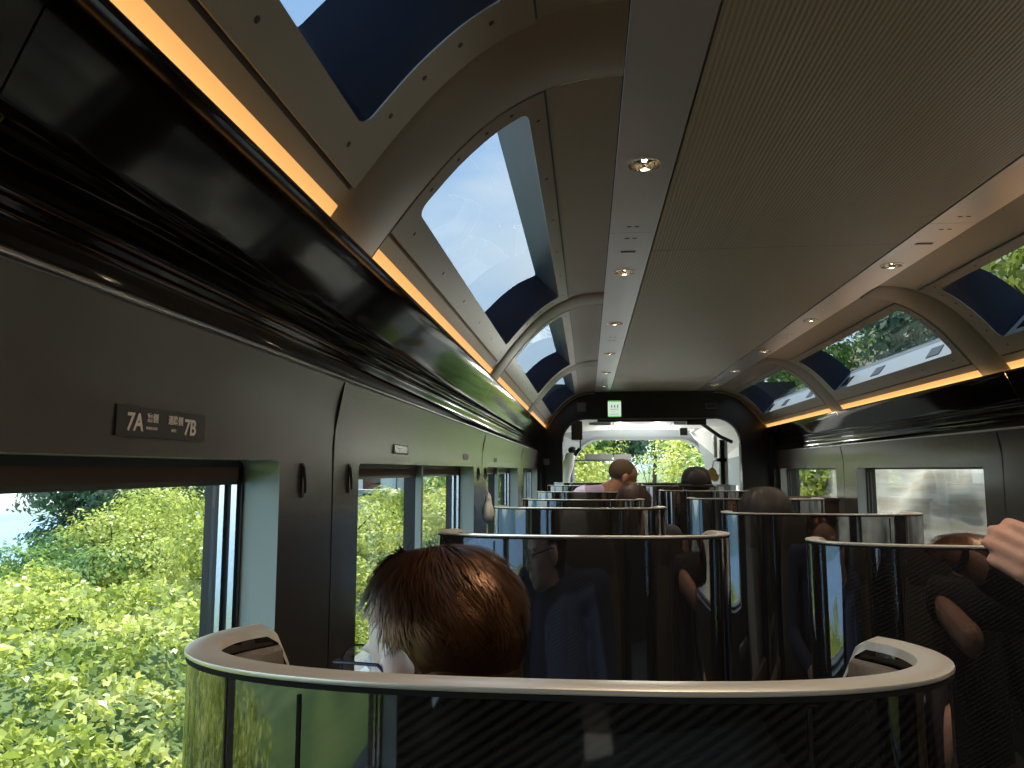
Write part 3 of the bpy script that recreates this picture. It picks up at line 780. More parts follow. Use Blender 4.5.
for i, (y, fl) in enumerate(((2.23, 1), (3.47, 0), (4.6, 0))):
    o = empty('wall_notice', (-.5495, y, E+.060), ['small pale rectangular notice on the left wall above the second window', 'faint square notice on the left wall above the far end of the second window', 'faint notice on the left wall above the third window'][i], 'notice')
    MB().box((0,-.085,-.014),(.003,.085,.014) if i == 0 else (.002,.05,.012)).build('plate', 'matt_grey', o, smooth=False)
    if i == 0:
        MB().box((.003,-.078,-.010),(.0036,.078,.010)).build('face', 'wall_skin', o, smooth=False)
        mb = MB(); mb.box((.0036,-.045,.001),(.004,.040,.0028)); mb.box((.0036,-.03,-.005),(.004,.03,-.0035)); mb.build('text_lines', 'gunmetal', o, smooth=False)
for i, y in enumerate((1.447, 1.80, 3.86, 4.12)):
    o = empty('coat_hook', (-.5495, y, E-.02), ['slim black folding coat hook on the left wall just before the first panel seam', 'slim black folding coat hook on the left wall just after the first panel seam', 'slim dark folding coat hook just before the second panel seam', 'slim dark folding coat hook just after the second panel seam'][i], 'coat hook', 'folding coat hooks on the left wall')
    if y == 1.80: o.location.y = 1.74
    MB().box((0,-.005,-.033),(.003,.005,.033)).build('plate', 'rubber', o, smooth=False)
    MB().tube([(.003,0,.028),(.007,0,.0),(.008,0,-.024)], [.003,.003,.0025], 8).build('hook', 'rubber', o)
# white bag hanging at second seam
o = empty('hanging_bag', (-.50, 3.86, E-.26), 'small white cloth bag hanging from a cord beside the second panel seam', 'bag')
mb = MB(); mb.sphere((0,0,.05), (.03,.06,.055)); mb.sphere((0,.01,.10), (.018,.03,.05)); mb.build('pouch', 'cab_white', o, remesh=.006)
mb = MB(); mb.tube([(0,0,.14),(-.02,0,.20),(-.035,0,.24)], .003, 6); mb.tube([(0,.01,.14),(-.015,.02,.20),(-.035,0,.24)], .003, 6); mb.build('cord', 'cab_white', o)

# ================================================================== seats
def plan(t_, hw, dep):     # outline of the seat shell seen from above, t in degrees from the back centre
    a = math.radians(t_); s_, c_ = math.sin(a), math.cos(a)
    return (hw*math.copysign(abs(s_)**.74, s_), dep*(1 - math.copysign(abs(c_)**.90, c_)))
def plan_curve(hw, dep, off=0.0, tmax=126, n_=72):
    raw = [plan(-tmax + 2*tmax*i/600, hw, dep) for i in range(601)]
    L = [0]
    for p, q in zip(raw, raw[1:]): L.append(L[-1] + math.hypot(q[0]-p[0], q[1]-p[1]))
    out = []; j = 0
    for i in range(n_+1):
        d = L[-1]*i/n_
        while j < 599 and L[j+1] < d: j += 1
        u = (d-L[j])/max(L[j+1]-L[j], 1e-9); out.append((raw[j][0]+(raw[j+1][0]-raw[j][0])*u, raw[j][1]+(raw[j+1][1]-raw[j][1])*u))
    if off:
        res = []
        for i, p in enumerate(out):
            a = out[max(i-1, 0)]; b_ = out[min(i+1, n_)]; tx, ty = b_[0]-a[0], b_[1]-a[1]; l = math.hypot(tx, ty)
            res.append((p[0] - ty/l*off, p[1] + tx/l*off))
        out = res
    return out
def make_seat(hw=.288, top=1.221):
    root = empty('train_seat', (0, 0, 0))
    c0 = plan_curve(hw, .112); n_ = len(c0)
    th = .020
    ci = plan_curve(hw, .112, th)
    def zt(i):                       # height falls a little at the very tips
        u = abs(2*i/(n_-1)-1); return top - .03*max(0, (u-.95)/.05)**2
    sh = MB(); rings = []
    zs = [.42, .46, .7, .95, 1.1, 1.0]
    for k, f in enumerate((0, .04, .35, .7, .93, 1.0)):
        rings.append([((x*(1 - .035*(1-f)**2)), y + .0*(1-f), .42 + (zt(i)-.004-.42)*f) for i, (x, y) in enumerate(c0)])
    for f in (1.0, .7, .35, 0):
        rings.append([((x*(1 - .035*(1-f)**2)), y, .42 + (zt(i)-.004-.42)*f) for i, (x, y) in enumerate(ci)])
    sh.loft(rings, False, False)
    nn = len(rings)
    for e in (0, n_-1): sh.add([rings[k][e] for k in range(nn)], [tuple(range(nn))])
    sh.add(rings[0] + rings[-1], [(i, i+1, n_+i+1, n_+i) for i in range(n_-1)])
    sh.build('shell', 'shell_black', root, auto=50)
    rm = MB(); rr_ = []
    prof = [(-.0005, -.0045), (-.0018, -.0034), (-.0014, -.0010), (.002, 0), (.013, -.0002), (.0215, -.001), (.0235, -.007)]
    cs_ = [plan_curve(hw, .112, o_) for o_, _ in prof]
    rm.loft([[(cs_[k][i][0], cs_[k][i][1], zt(i) + prof[k][1]) for i in range(n_)] for k in range(len(prof))], False, False)
    for e in (0, n_-1): rm.add([(cs_[k][e][0], cs_[k][e][1], zt(e) + prof[k][1]) for k in range(len(prof))], [tuple(range(len(prof)))])
    rm.build('rim', 'shell_rim', root, auto=60)
    gv = MB(); c9 = plan_curve(hw, .112, -.0007)
    gv.loft([[(c9[i][0], c9[i][1], zt(i) - h_) for i in range(2, n_-2)] for h_ in (.0048, .0080)], False, False); gv.build('rim_groove', 'hole', root)
    for sx in (-1, 1):               # seams in the shell where the side panels start
        p = min(range(n_), key=lambda i: abs(c0[i][0] - sx*.57*hw) + (0 if c0[i][1] < .1 else 9))
        x, y = c0[p]; mb = MB(); mb.box((x-.0012, y-.0012, .45), (x+.0012, y+.004, top-.012)); mb.build('seam', 'hole', root, smooth=False)
    # leather lining with rolled wings
    ln = MB(); a_ = plan_curve(hw, .112, .0225, 120); b_ = plan_curve(hw-.055, .070, .0, 100)
    b_ = [(x, y+.065) for x, y in b_]
    rings = [[(x, y, .5) for x, y in a_], [(x, y, top-.05) for x, y in a_], [(x, y, top-.016) for x, y in a_],
             [((x*.6+u*.4), (y*.6+v*.4), top-.014) for (x, y), (u, v) in zip(a_, b_)], [((x*.3+u*.7), (y*.3+v*.7), top-.018) for (x, y), (u, v) in zip(a_, b_)],
             [(u, v, top-.05) for u, v in b_], [(u, v, .5) for u, v in b_]]
    ln.loft(rings, False, False)
    for e in (0, n_-1): ln.add([rings[k][e] for k in range(len(rings))], [tuple(range(len(rings)))])
    ln.build('wing_lining', 'leather', root, auto=60)
    def pad(cx_, cy_, cz_, w, d, h, name, m='leather', tilt=0):
        mb = MB(); R = Matrix.Rotation(tilt, 3, 'X'); rings = []
        for k in range(9):
            f = -1 + 2*k/8; q = (1-abs(f)**4)**.25 if abs(f) < 1 else .0
            q = max(q, .80); ring = []
            for j in range(32):
                a = 2*PI*j/32; c_, s_ = math.cos(a), math.sin(a)
                ring.append(Vector((cx_, cy_, cz_)) + R @ Vector((math.copysign(abs(c_)**.35, c_)*w/2*q, math.copysign(abs(s_)**.45, s_)*d/2*q, f*h/2)))
            rings.append(ring)
        mb.loft(rings); return mb.build(name, m, root)
    pad(0, .185, .80, .40, .11, .66, 'backrest', tilt=math.radians(6))
    pad(0, .165, 1.09, .34, .10, .16, 'headrest')
    pad(0, .47, .42, .44, .50, .13, 'seat_cushion')
    for sx in (-1, 1):
        pad(sx*.262, .46, .62, .055, .46, .06, 'armrest')
        mb = MB(); mb.box((sx*.262-.02, .24, .30), (sx*.262+.02, .68, .60)); mb.build('side_panel', 'black_gloss', root, smooth=False)
    mb = MB(); mb.box((-.20, .22, .0), (.20, .62, .05)); mb.box((-.08, .34, .05), (.08, .50, .36)); mb.build('base', 'gunmetal', root, smooth=False)
    return root
SEATS = [   # x, y of the back, dz, label
    (-.027, .476, .0005, 'nearest black glossy seat shell with a wide pale metal rim, across the foreground'),
    (-.015, 1.500, .004, 'second black seat shell from the camera in the left column, facing the bald-looking head of hair'),
    (-.030, 2.600, .004, 'third black seat shell in the left column, with a pale reflection at its left end'),
    (-.025, 3.700, -.010, 'fourth black seat shell in the left column, just behind the leaning man'),
    (-.025, 4.800, -.004, 'fifth black seat shell in the left column, beside the leaning man in lilac'),
    (-.025, 6.050, .01, 'sixth seat shell in the left column, second from the cab'),
    (-.025, 7.200, .014, 'front seat shell of the left column, nearest the cab'),
    (.705, 1.400, .001, 'nearest black seat shell in the right column, under the raised hand'),
    (.710, 2.370, .001, 'second black seat shell in the right column, with a tall pale blue reflection'),
    (.740, 3.450, .006, 'third black seat shell in the right column, half hidden behind the second'),
    (.745, 4.950, .001, 'fourth black seat shell in the right column, behind the person in the black hat'),
    (.715, 6.150, .008, 'fifth black seat shell in the right column, ahead of the black hat'),
    (.715, 7.300, .012, 'front seat shell of the right column, nearest the cab'),
    (.715, .300, .0, 'black seat shell at the far right edge, occupied by the person raising a hand'),
]
SEATS[1] = (-.015, 1.500, .004, 'second black seat shell of the left column, in front of the brown-haired passenger')
seat0 = None
for i, (x, y, dz, lb) in enumerate(SEATS):
    if seat0 is None: seat0 = make_seat(); o = seat0
    else: o = copy_tree(seat0)
    o.location = (x, y, 0); o.scale = (.95 if i == 0 else 1.03, 1, 1 + dz/1.22)
    tag(o, lb, 'seat', 'black shell seats in two columns')

# ================================================================== people
def body_parts(mb, J):
    for a, b_, ra, rb in J: mb.capsule(a, b_, ra, rb)
def face_shapes(mb, H, R, s=1.0):
    """head shapes round H (centre of the skull), R turns local (x right, y forward, z up)"""
    L = lambda x, y, z: H + R @ Vector((x, y, z))*s
    rot = R.to_3x3() if hasattr(R, 'to_3x3') else R
    mb.sphere(L(0, -.012, .030), (.074*s, .094*s, .082*s), rot, 28, 18)
    mb.sphere(L(0, .022, -.030), (.060*s, .068*s, .082*s), rot, 28, 18)
    mb.sphere(L(0, .050, -.078), (.030*s, .030*s, .028*s), rot)
    mb.capsule(L(0, .084, .002), L(0, .103, -.030), .008*s, .012*s)
    for sx in (-1, 1):
        mb.sphere(L(sx*.012, .092, -.034), (.009*s,)*3, rot)
        mb.sphere(L(sx*.078, -.010, -.012), (.009*s, .019*s, .032*s), rot)
        mb.sphere(L(sx*.030, .072, .016), (.020*s, .014*s, .006*s), rot)
        mb.sphere(L(sx*.038, .055, -.030), (.022*s, .022*s, .020*s), rot)
    mb.sphere(L(0, .084, -.056), (.022*s, .010*s, .006*s), rot)
    mb.sphere(L(0, .083, -.066), (.019*s, .010*s, .006*s), rot)
    mb.capsule(L(0, -.02, -.05), L(0, -.035, -.15), .052*s, .056*s)
def person(name_loc, H, R, label, skin, hairm, top_m, leg_m, joints, top_joints, leg_joints, eyes=True, hair=True, s=1.0):
    root = empty('person', name_loc, label, 'person')
    inv = -Vector(name_loc)
    H = Vector(H) + inv
    mb = MB(); face_shapes(mb, H, R, s)
    J = [(Vector(a)+inv, Vector(b_)+inv, ra, rb) for a, b_, ra, rb in joints]
    body_parts(mb, J)
    bo = mb.build('body', skin, root, remesh=.0055)
    if top_joints:
        t_ = MB(); body_parts(t_, [(Vector(a)+inv, Vector(b_)+inv, ra, rb) for a, b_, ra, rb in top_joints]); t_.build('shirt', top_m, root, remesh=.010)
    if leg_joints:
        t_ = MB(); body_parts(t_, [(Vector(a)+inv, Vector(b_)+inv, ra, rb) for a, b_, ra, rb in leg_joints]); t_.build('trousers', leg_m, root, remesh=.012)
    if eyes:
        for sx in (-1, 1):
            e = MB().sphere(H + R @ Vector((sx*.030, .0745, 0))*s, .0105*s).build('eye', 'eye_white', root)
            MB().sphere(H + R @ Vector((sx*.030, .0825, 0))*s, .0042*s).build('pupil', 'hole', e)
    if hair:
        hb = MB(); rot = R
        hb.sphere(H + R @ Vector((0, -.020, .036))*s, (.081*s, .098*s, .086*s), rot, 28, 18)
        hb.sphere(H + R @ Vector((0, -.050, -.010))*s, (.072*s, .060*s, .070*s), rot, 28, 18)
        ho = hb.build('hair', hairm, root, remesh=.007)
    return root, H
def seated(x, ys, zh=1.16, lean=0.0):
    """joints of somebody seated facing +y; ys = y of the seat back"""
    y = ys + .30; sh = 1.02
    arm = []; tops = []; legs = []
    for sx in (-1, 1):
        S = (x+sx*.17, y-.02, sh); Eb = (x+sx*.21, y+.06, .76); Wr = (x+sx*.13, y+.30, .70); Hd = (x+sx*.10, y+.38, .68)
        arm += [(S, Eb, .045, .038), (Eb, Wr, .036, .026), (Wr, Hd, .030, .034)]
        for q in range(4): arm.append(((Hd[0]-.022+q*.015, Hd[1]+.02, Hd[2]), (Hd[0]-.022+q*.015, Hd[1]+.075-abs(q-1.4)*.008, Hd[2]-.025), .0085, .007))
        arm.append(((Hd[0]-sx*.03, Hd[1]-.01, Hd[2]), (Hd[0]-sx*.052, Hd[1]+.035, Hd[2]-.01), .010, .008))
        tops += [(S, Eb, .058, .050), (Eb, Wr, .048, .036), ((x, y, sh-.02), S, .075, .062)]
        Hp = (x+sx*.09, y+.02, .52); Kn = (x+sx*.11, y+.46, .54); An = (x+sx*.11, y+.50, .11); To = (x+sx*.12, y+.66, .05)
        arm += [(Hp, Kn, .075, .05), (Kn, An, .05, .036), (An, To, .038, .032)]
        legs += [(Hp, Kn, .090, .066), (Kn, An, .064, .050)]
    arm += [((x, y, .55), (x, y-.02, .98), .12, .12), ((x, y-.02, .98), (x, y-.01, 1.10), .07, .055)]
    tops += [((x, y, .56), (x, y-.01, .78), .145, .145), ((x, y-.01, .78), (x, y-.02, .98), .145, .125)]
    legs += [((x-.06, y+.02, .53), (x+.06, y+.02, .53), .12, .12)]
    return arm, tops, legs
RZ = lambda a: Matrix.Rotation(math.radians(a), 3, 'Z')
RXm = lambda a: Matrix.Rotation(math.radians(a), 3, 'X')
RY = lambda a: Matrix.Rotation(math.radians(a), 3, 'Y')

# passenger in the nearest seat: head seen from behind, turned to the window
H1 = Vector((-.172, .885, 1.140)); R1 = RZ(54) @ RXm(-8)
arm, tops, legs = seated(-.13, .53)
arm = [j if j[1][2] < 1.09 else (j[0], (j[1][0], j[1][1], 1.03), .07, .055) for j in arm]
arm.append(((-.13, .83, 1.00), (-.16, .87, 1.06), .052, .052))
p1, Hl = person((-.02, .80, .0), H1, R1, 'person with short brown hair and glasses in the nearest seat, turned to the window', 'skin_pale', 'hair_brown', 'cloth_navy', 'cloth_dark', arm, tops, legs, hair=False)
# layered hair strands over a scalp
def strands(H, R, root, m, count, s=1.0, seed=3):
    rg = random.Random(seed)
    cap = MB()
    cap.sphere(H + R @ Vector((0, -.040, .042))*s, (.0765*s, .078*s, .078*s), R, 32, 20)
    cap.sphere(H + R @ Vector((0, -.046, -.020))*s, (.068*s, .056*s, .066*s), R, 28, 16)
    cap.sphere(H + R @ Vector((0, -.050, -.075))*s, (.055*s, .045*s, .05*s), R, 20, 12)
    cb = cap.build('hair', m, root, remesh=.006)
    V, F = [], []
    C = Vector((0, -.016, .034)); rad = Vector((.079, .098, .086))
    crown = Vector((.012, -.055, .98)).normalized()
    for i in range(count):
        while True:
            d = Vector((rg.gauss(0,1), rg.gauss(0,1), rg.gauss(0,1))).normalized()
            if d.y > .10 and d.z < .50: continue
            if d.y > .55: continue
            if d.z < -.62: continue
            if abs(d.x) > .5 and d.z < .02 and d.y > -.30: continue
            break
        p = Vector((d.x*rad.x, d.y*rad.y, d.z*rad.z))
        nrm = Vector((d.x/rad.x, d.y/rad.y, d.z/rad.z)).normalized()
        away = (d - crown*d.dot(crown)); away = away.normalized() if away.length > .01 else Vector((0,-1,0))
        swirl = crown.cross(away)
        flow = (away + swirl*.45 + Vector((0,0,-.35)) + noise.noise_vector(p*38)*1.1 + Vector((rg.gauss(0,.12), rg.gauss(0,.12), rg.gauss(0,.12))))
        flow = (flow - nrm*flow.dot(nrm)).normalized()
        topness = max(0, d.z)
        Ln = (.022 + .030*topness + rg.random()*.014)
        lift = .08 + .22*topness*rg.random()
        if d.y > .25 and d.z > .2: lift += .12; Ln *= .85
        if count > 5000 and d.y > .35 and d.z > .40: lift += .55; Ln *= .80
        w = .0008 + rg.random()*.0007
        side_v = flow.cross(nrm).normalized()
        pts = []
        q = p.copy(); lift += .15*max(0, noise.noise(p*45+Vector((5,5,5)))); dr = (flow + nrm*lift).normalized()
        for k in range(5):
            pts.append(q.copy()); q = q + dr*Ln/4
            dd = Vector((q.x/rad.x, q.y/rad.y, (q.z)/rad.z)); nn = Vector((q.x/rad.x**2, q.y/rad.y**2, q.z/rad.z**2)).normalized()
            dr = (dr - nn*(max(0, dr.dot(nn))*.42 + .05) + Vector((0,0,-.03))).normalized()
            if dd.length < 1.0: q = q/dd.length*1.004
        b0 = len(V)
        for k, q in enumerate(pts):
            ww = w*(1-.8*(k/4)**2)
            V.append(tuple(H + R @ ((C + q - side_v*ww)*s))); V.append(tuple(H + R @ ((C + q + side_v*ww)*s)))
        for k in range(4): F.append((b0+2*k, b0+2*k+1, b0+2*k+3, b0+2*k+2))
    mb = MB(); mb.v = V; mb.f = F; o = mb.build('strands', m, cb, auto=None); return cb
strands(Hl, R1, p1, 'hair_brown', 14000)

gl = empty('eyeglasses', tuple(H1), 'thin dark rimmed glasses worn by the brown-haired passenger in the nearest seat', 'glasses')
for sx in (-1, 1):
    ring = [R1 @ Vector((sx*.034 + .026*math.cos(a), .104 - .006*abs(math.cos(a)), -.001 + .019*math.sin(a))) for a in [2*PI*k/24 for k in range(25)]]
    MB().tube(ring, .0011, 6, False).build('rim', 'glasses_metal', gl)
    mb = MB(); mb.add([tuple(p) for p in ring[:-1]], [tuple(range(24))]); mb.build('lens', 'lens_glass', gl, smooth=False)
    MB().tube([R1 @ Vector(v) for v in ((sx*.061, .100, .006), (sx*.078, .085, .007), (sx*.087, .03, .008), (sx*.087, -.004, .007), (sx*.080, -.02, -.012))], .0018, 6).build('temple_arm', 'glasses_metal', gl)
MB().tube([R1 @ Vector(v) for v in ((-.009, .104, 0), (0, .107, .004), (.009, .104, 0))], .0012, 6).build('bridge', 'glasses_metal', gl)

# leaning man in lilac, between the left rows
H2 = Vector((.225, 5.02, 1.300)); R2 = RZ(-75) @ RXm(-24)
J = [((-.05, 5.27, .66), (.0, 5.12, 1.14), .12, .11), ((.03, 5.08, 1.17), (.17, 5.03, 1.24), .062, .056), ((-.02, 4.98, 1.15), (.0, 5.22, 1.15), .06, .06)]
top2 = [((-.06, 5.30, .66), (-.05, 5.22, .90), .15, .15), ((-.05, 5.22, .90), (-.01, 5.12, 1.13), .15, .125), ((-.04, 4.95, 1.165), (.02, 5.24, 1.165), .072, .072), ((.0, 5.06, 1.17), (.08, 5.04, 1.19), .085, .070)]
for sy in (-1, 1):
    S = (.0, 5.08+sy*.17, 1.14); Eb = (.20, 5.08+sy*.22, .92); Wr = (.36, 5.06+sy*.12, .95); Hd = (.40, 5.05+sy*.09, .98)
    J += [(S, Eb, .045, .038), (Eb, Wr, .036, .026), (Wr, Hd, .030, .032)]
    for q in range(4): J.append(((Hd[0]+.02, Hd[1]-.022+q*.015, Hd[2]), (Hd[0]+.065, Hd[1]-.02+q*.013, Hd[2]-.02), .0085, .007))
    J.append(((Hd[0], Hd[1]-sy*.03, Hd[2]), (Hd[0]+.03, Hd[1]-sy*.048, Hd[2]+.01), .010, .008))
    top2 += [(S, Eb, .064, .052)]
leg2 = []
for sx in (-1, 1):
    Hp = (-.03+sx*.08, 5.30, .58); Kn = (-.03+sx*.10, 5.72, .54); An = (-.03+sx*.10, 5.74, .11); To = (-.03+sx*.11, 5.88, .05)
    J += [(Hp, Kn, .075, .05), (Kn, An, .05, .036), (An, To, .038, .032)]; leg2 += [(Hp, Kn, .09, .066), (Kn, An, .064, .05)]
p2, H2l = person((-.02, 5.3, 0), H2, R2, 'man with cropped hair in a lilac shirt leaning sideways towards the middle seats', 'skin_tan', 'hair_stubble', 'cloth_lilac', 'cloth_dark', J, top2, leg2, hair=False)
cap = MB(); cap.sphere(H2l + R2 @ Vector((0, -.020, .034)), (.0765, .092, .0815), R2, 28, 18); cap.build('hair', 'hair_stubble', p2, remesh=.006)

def simple_person(x, ys, zc, rz, label, hairm, topm, s=1.0, hat=False, dy=.42):
    arm, tops, legs = seated(x, ys)
    H = Vector((x, ys+dy-.06, zc)); R = RZ(rz)
    arm.append(((x, ys+.29, 1.04), (x, ys+dy-.08, zc-.08), .052, .052))
    r_, Hq = person((x, ys+.3, 0), H, R, label, 'skin', hairm, topm, 'cloth_dark', arm, tops, legs, s=s)
    strands(Hq, R, r_, hairm, 1200, s, seed=int(x*100+ys*10)) if not hat else None
    return r_, Hq, R, H
simple_person(.240, 3.72, 1.140, -20, 'person with dark reddish hair seated below the leaning man', 'hair_red', 'cloth_dark', 1.12)
simple_person(.605, 2.42, 1.160, 8, 'person with dark brown hair seated behind the second shell of the right column', 'hair_dark', 'cloth_dark', 1.10)
simple_person(.82, 1.46, 1.092, 0, 'person with chestnut hair just showing above the nearest right column shell', 'hair_brown', 'cloth_navy', 1.0)
r4, H4, R4, H4w = simple_person(.735, 5.00, 1.240, 0, 'person seated ahead in the right column wearing a round black hat', 'hair_dark', 'cloth_dark', 1.08, hat=True, dy=.46)
ht = empty('hat', tuple(H4w), 'round soft black hat worn by the passenger in the right column', 'hat')
mb = MB(); mb.lathe([(.0001,.118),(.045,.114),(.078,.092),(.095,.055),(.100,.020),(.102,.0)], (0,-.01,.015), (0,0,1), 32); mb.build('crown', 'hat_black', ht, solid=.004)
mb = MB(); mb.lathe([(.101,.0),(.112,-.008),(.120,-.020)], (0,-.01,.016), (0,0,1), 32); mb.build('brim', 'hat_black', ht, solid=.004)

# passenger at the right edge raising a hand
X5, Y5 = .90, .36
arm, tops, legs = seated(X5, Y5)
arm = [j for j in arm if not (j[0][0] < X5-.05 and j[0][2] > .6 and j[0][2] < 1.3)]
tops = [j for j in tops if not (j[0][0] < X5-.05 and j[0][2] > .6)]
H5 = Vector((X5+.05, Y5+.34, 1.20))
S = (X5-.15, Y5+.28, 1.02); Eb = (X5-.10, Y5+.60, .98); Wr = (.682, 1.150, 1.190)
def hand(mb, W_, dirv, upv, s=1.0):
    """right hand, back towards the camera, fingers loosely curled"""
    d = Vector(dirv).normalized(); u = (Vector(upv) - d*Vector(upv).dot(d)).normalized(); n_ = d.cross(u)   # n_: palm normal
    W_ = Vector(W_); K = []
    mb.capsule(W_, W_ + d*.045, .027*s, .030*s); 
    for q in range(4):
        o_ = (q-1.5)*.019*s
        base = W_ + u*o_ + d*(.085 - abs(q-1.3)*.006)*s
        mb.capsule(W_ + u*o_*.8 + d*.02*s, base, .0155*s, .0125*s)
        L1 = (.040, .045, .041, .032)[3-q]*s
        a1 = base + (d*.80 + n_*.60)*L1
        a2 = a1 + (d*.10 + n_*.95)*L1*.62
        a3 = a2 + (-d*.65 + n_*.65)*L1*.48
        mb.capsule(base, a1, .0112*s, .0100*s); mb.capsule(a1, a2, .0100*s, .0090*s); mb.capsule(a2, a3, .0090*s, .0078*s)
    t0 = W_ + u*.026*s + d*.012*s; t1 = t0 + (u*.55 + d*.65 + n_*.25)*.042*s; t2 = t1 + (u*.05 + d*.9 + n_*.45)*.034*s
    mb.capsule(t0, t1, .0165*s, .0125*s); mb.capsule(t1, t2, .0125*s, .0092*s)
root5 = empty('person', (X5, Y5+.3, 0), 'person at the far right edge in a dark sleeve with a loosely curled raised hand', 'person')
inv = -Vector((X5, Y5+.3, 0)); mb = MB()
face_shapes(mb, H5+inv, RZ(-5)); body_parts(mb, [(Vector(a)+inv, Vector(b_)+inv, ra, rb) for a, b_, ra, rb in arm])
mb.capsule(Vector(S)+inv, Vector(Eb)+inv, .046, .040); 
DV = Vector((-.085, -.02, .075))
Ebv = Vector((.98, 1.08, 1.06)); mb.capsule(Vector(S)+inv, Ebv+inv, .046, .040)
mb.capsule(Ebv+inv, Vector(Wr)+inv, .040, .028)
hand(mb, Vector(Wr)+inv, (-.75, .1, .45), (.45, -.1, .8))
mb.build('body', 'skin', root5, remesh=.0040)
t_ = MB(); body_parts(t_, [(Vector(a)+inv, Vector(b_)+inv, ra, rb) for a, b_, ra, rb in tops]); t_.capsule(Vector(S)+inv, Ebv+inv, .062, .054); t_.capsule(Ebv+inv, Ebv.lerp(Vector(Wr), .62)+inv, .052, .042); t_.build('shirt', 'cloth_dark', root5, remesh=.010)
t_ = MB(); body_parts(t_, [(Vector(a)+inv, Vector(b_)+inv, ra, rb) for a, b_, ra, rb in legs]); t_.build('trousers', 'cloth_navy', root5, remesh=.012)
hb = MB(); hb.sphere(H5+inv + Vector((0,-.02,.036)), (.081,.098,.086)); hb.sphere(H5+inv+Vector((0,-.05,-.01)), (.072,.06,.07)); hb.build('hair', 'hair_dark', root5, remesh=.008)
wt = MB(); ax = (Vector(Wr)-Ebv).normalized(); wt.lathe([(.0295,-.012),(.033,-.010),(.033,.010),(.0295,.012)], Ebv.lerp(Vector(Wr), .93)*0, ax, 24)
wo_ = empty('wristband', tuple(Ebv.lerp(Vector(Wr), .90)), 'dark band round the wrist of the raised hand at the right edge', 'wristband')
wt.build('strap', 'rubber', wo_)

# ================================================================== outside
def ez(x, z): return z + CANT*x       # the land tilts under the leaning train
def fbm(x, y, s, o_=4): return noise.fractal(Vector((x*s, y*s, 3.1)), 1.0, 2.0, o_)
def leaves(pts, nrm, size, name, m, parent=None, seed=1, spread=.6):
    rg = np.random.default_rng(seed); n_ = len(pts); pts = np.asarray(pts, float); nrm = np.asarray(nrm, float)
    nr = nrm + rg.normal(0, spread, (n_, 3)); nr /= np.linalg.norm(nr, axis=1)[:, None] + 1e-9
    a = rg.normal(0, 1, (n_, 3)); a -= nr*np.sum(a*nr, 1)[:, None]; a /= np.linalg.norm(a, axis=1)[:, None] + 1e-9
    b_ = np.cross(nr, a); sz = size*(0.55 + rg.random(n_)*.9)[:, None]
    V = np.stack([pts - a*sz, pts + b_*sz*.55 + nr*sz*.18, pts + a*sz, pts - b_*sz*.55 + nr*sz*.18], 1).reshape(-1, 3)
    me = bpy.data.meshes.new(name); me.vertices.add(4*n_); me.vertices.foreach_set('co', V.ravel())
    me.loops.add(4*n_); me.loops.foreach_set('vertex_index', np.arange(4*n_)); me.polygons.add(n_)
    me.polygons.foreach_set('loop_start', np.arange(n_)*4); me.polygons.foreach_set('loop_total', np.full(n_, 4)); me.update(calc_edges=True)
    me.materials.append(M[m]); o = bpy.data.objects.new(name, me); COL.objects.link(o)
    if parent: o.parent = parent
    return o
# --- ground
def left_h(x, y):      # ground height, train frame
    d = -x
    base = -1.25 + 1.0*np.clip((d-1.9)/2.6, 0, 1)**1.2
    drop = -1.9*np.clip((d-7.0)/9.0, 0, 1) - .0*d
    drop2 = -6*np.clip((d-20)/60, 0, 1)
    return E - 1.0 + base + drop + drop2 + .18*fbm(x, y, .45) - .16*max(0, (4-y))/4*min(max((d-3)/3, 0), 1)
mb = MB(); mb.grid(lambda u, v: (lambda x, y: (x, y, ez(x, left_h(x, y)) - .1))(-1.5 - 90*u**2.2, -14 + 110*v), 70, 90)
mb.grid(lambda u, v: (3.6 + 60*u, 22 + 150*v, ez(3.6+60*u, -1.2 + 9*u)), 10, 12)
mb.build('ground', 'soil', kind='structure')
mb = MB(); mb.grid(lambda u, v: (-1.6 + 5.4*u, -14 + 180*v, ez(-1.6+5.4*u, -1.10 - .25*abs(2*u-1)**3)), 8, 40); o = mb.build('track_bed', 'ballast', kind='structure')
mb = MB(); mb.grid(lambda u, v: (-4000 + 3960*u, -3000 + 9000*v, ez((-4000 + 3960*u), -30)), 4, 4); mb.build('sea_surface', 'sea', kind='structure')
def hillrange(u, v):
    x = -900 + 60*math.sin(v*7); y = -900 + 1350*v
    h = 34 + 40*(.5+.5*math.sin(v*9+1)) + 16*noise.noise(Vector((v*22, 1, 1)))
    return (x - 300*u, y, ez(x, -30 + h*math.sin(PI*u)))
mb = MB(); mb.grid(hillrange, 8, 60); mb.build('far_headland', 'far_hill', kind='structure')

# --- kudzu-like creeper cover on the left bank (uncountable)
P_, N_ = [], []
rg = random.Random(5)
for i in range(95000):
    x = -1.75 - 9.5*rg.random()**1.7; y = -2 + 17*rg.random()**1.0
    hump = .42*fbm(x+7, y, .9) + .18*fbm(x, y+3, 2.6)
    z = left_h(x, y) + .10 + hump + rg.random()*.14
    P_.append((x, y, ez(x, z))); N_.append((.35, -.25, 1.0))
o = leaves(P_, N_, .042, 'creeper_cover', 'leaf_bright', seed=2, spread=.75)
tag(o, 'bright green creeper leaves covering the bank outside the left windows', 'creeper', kind='stuff')

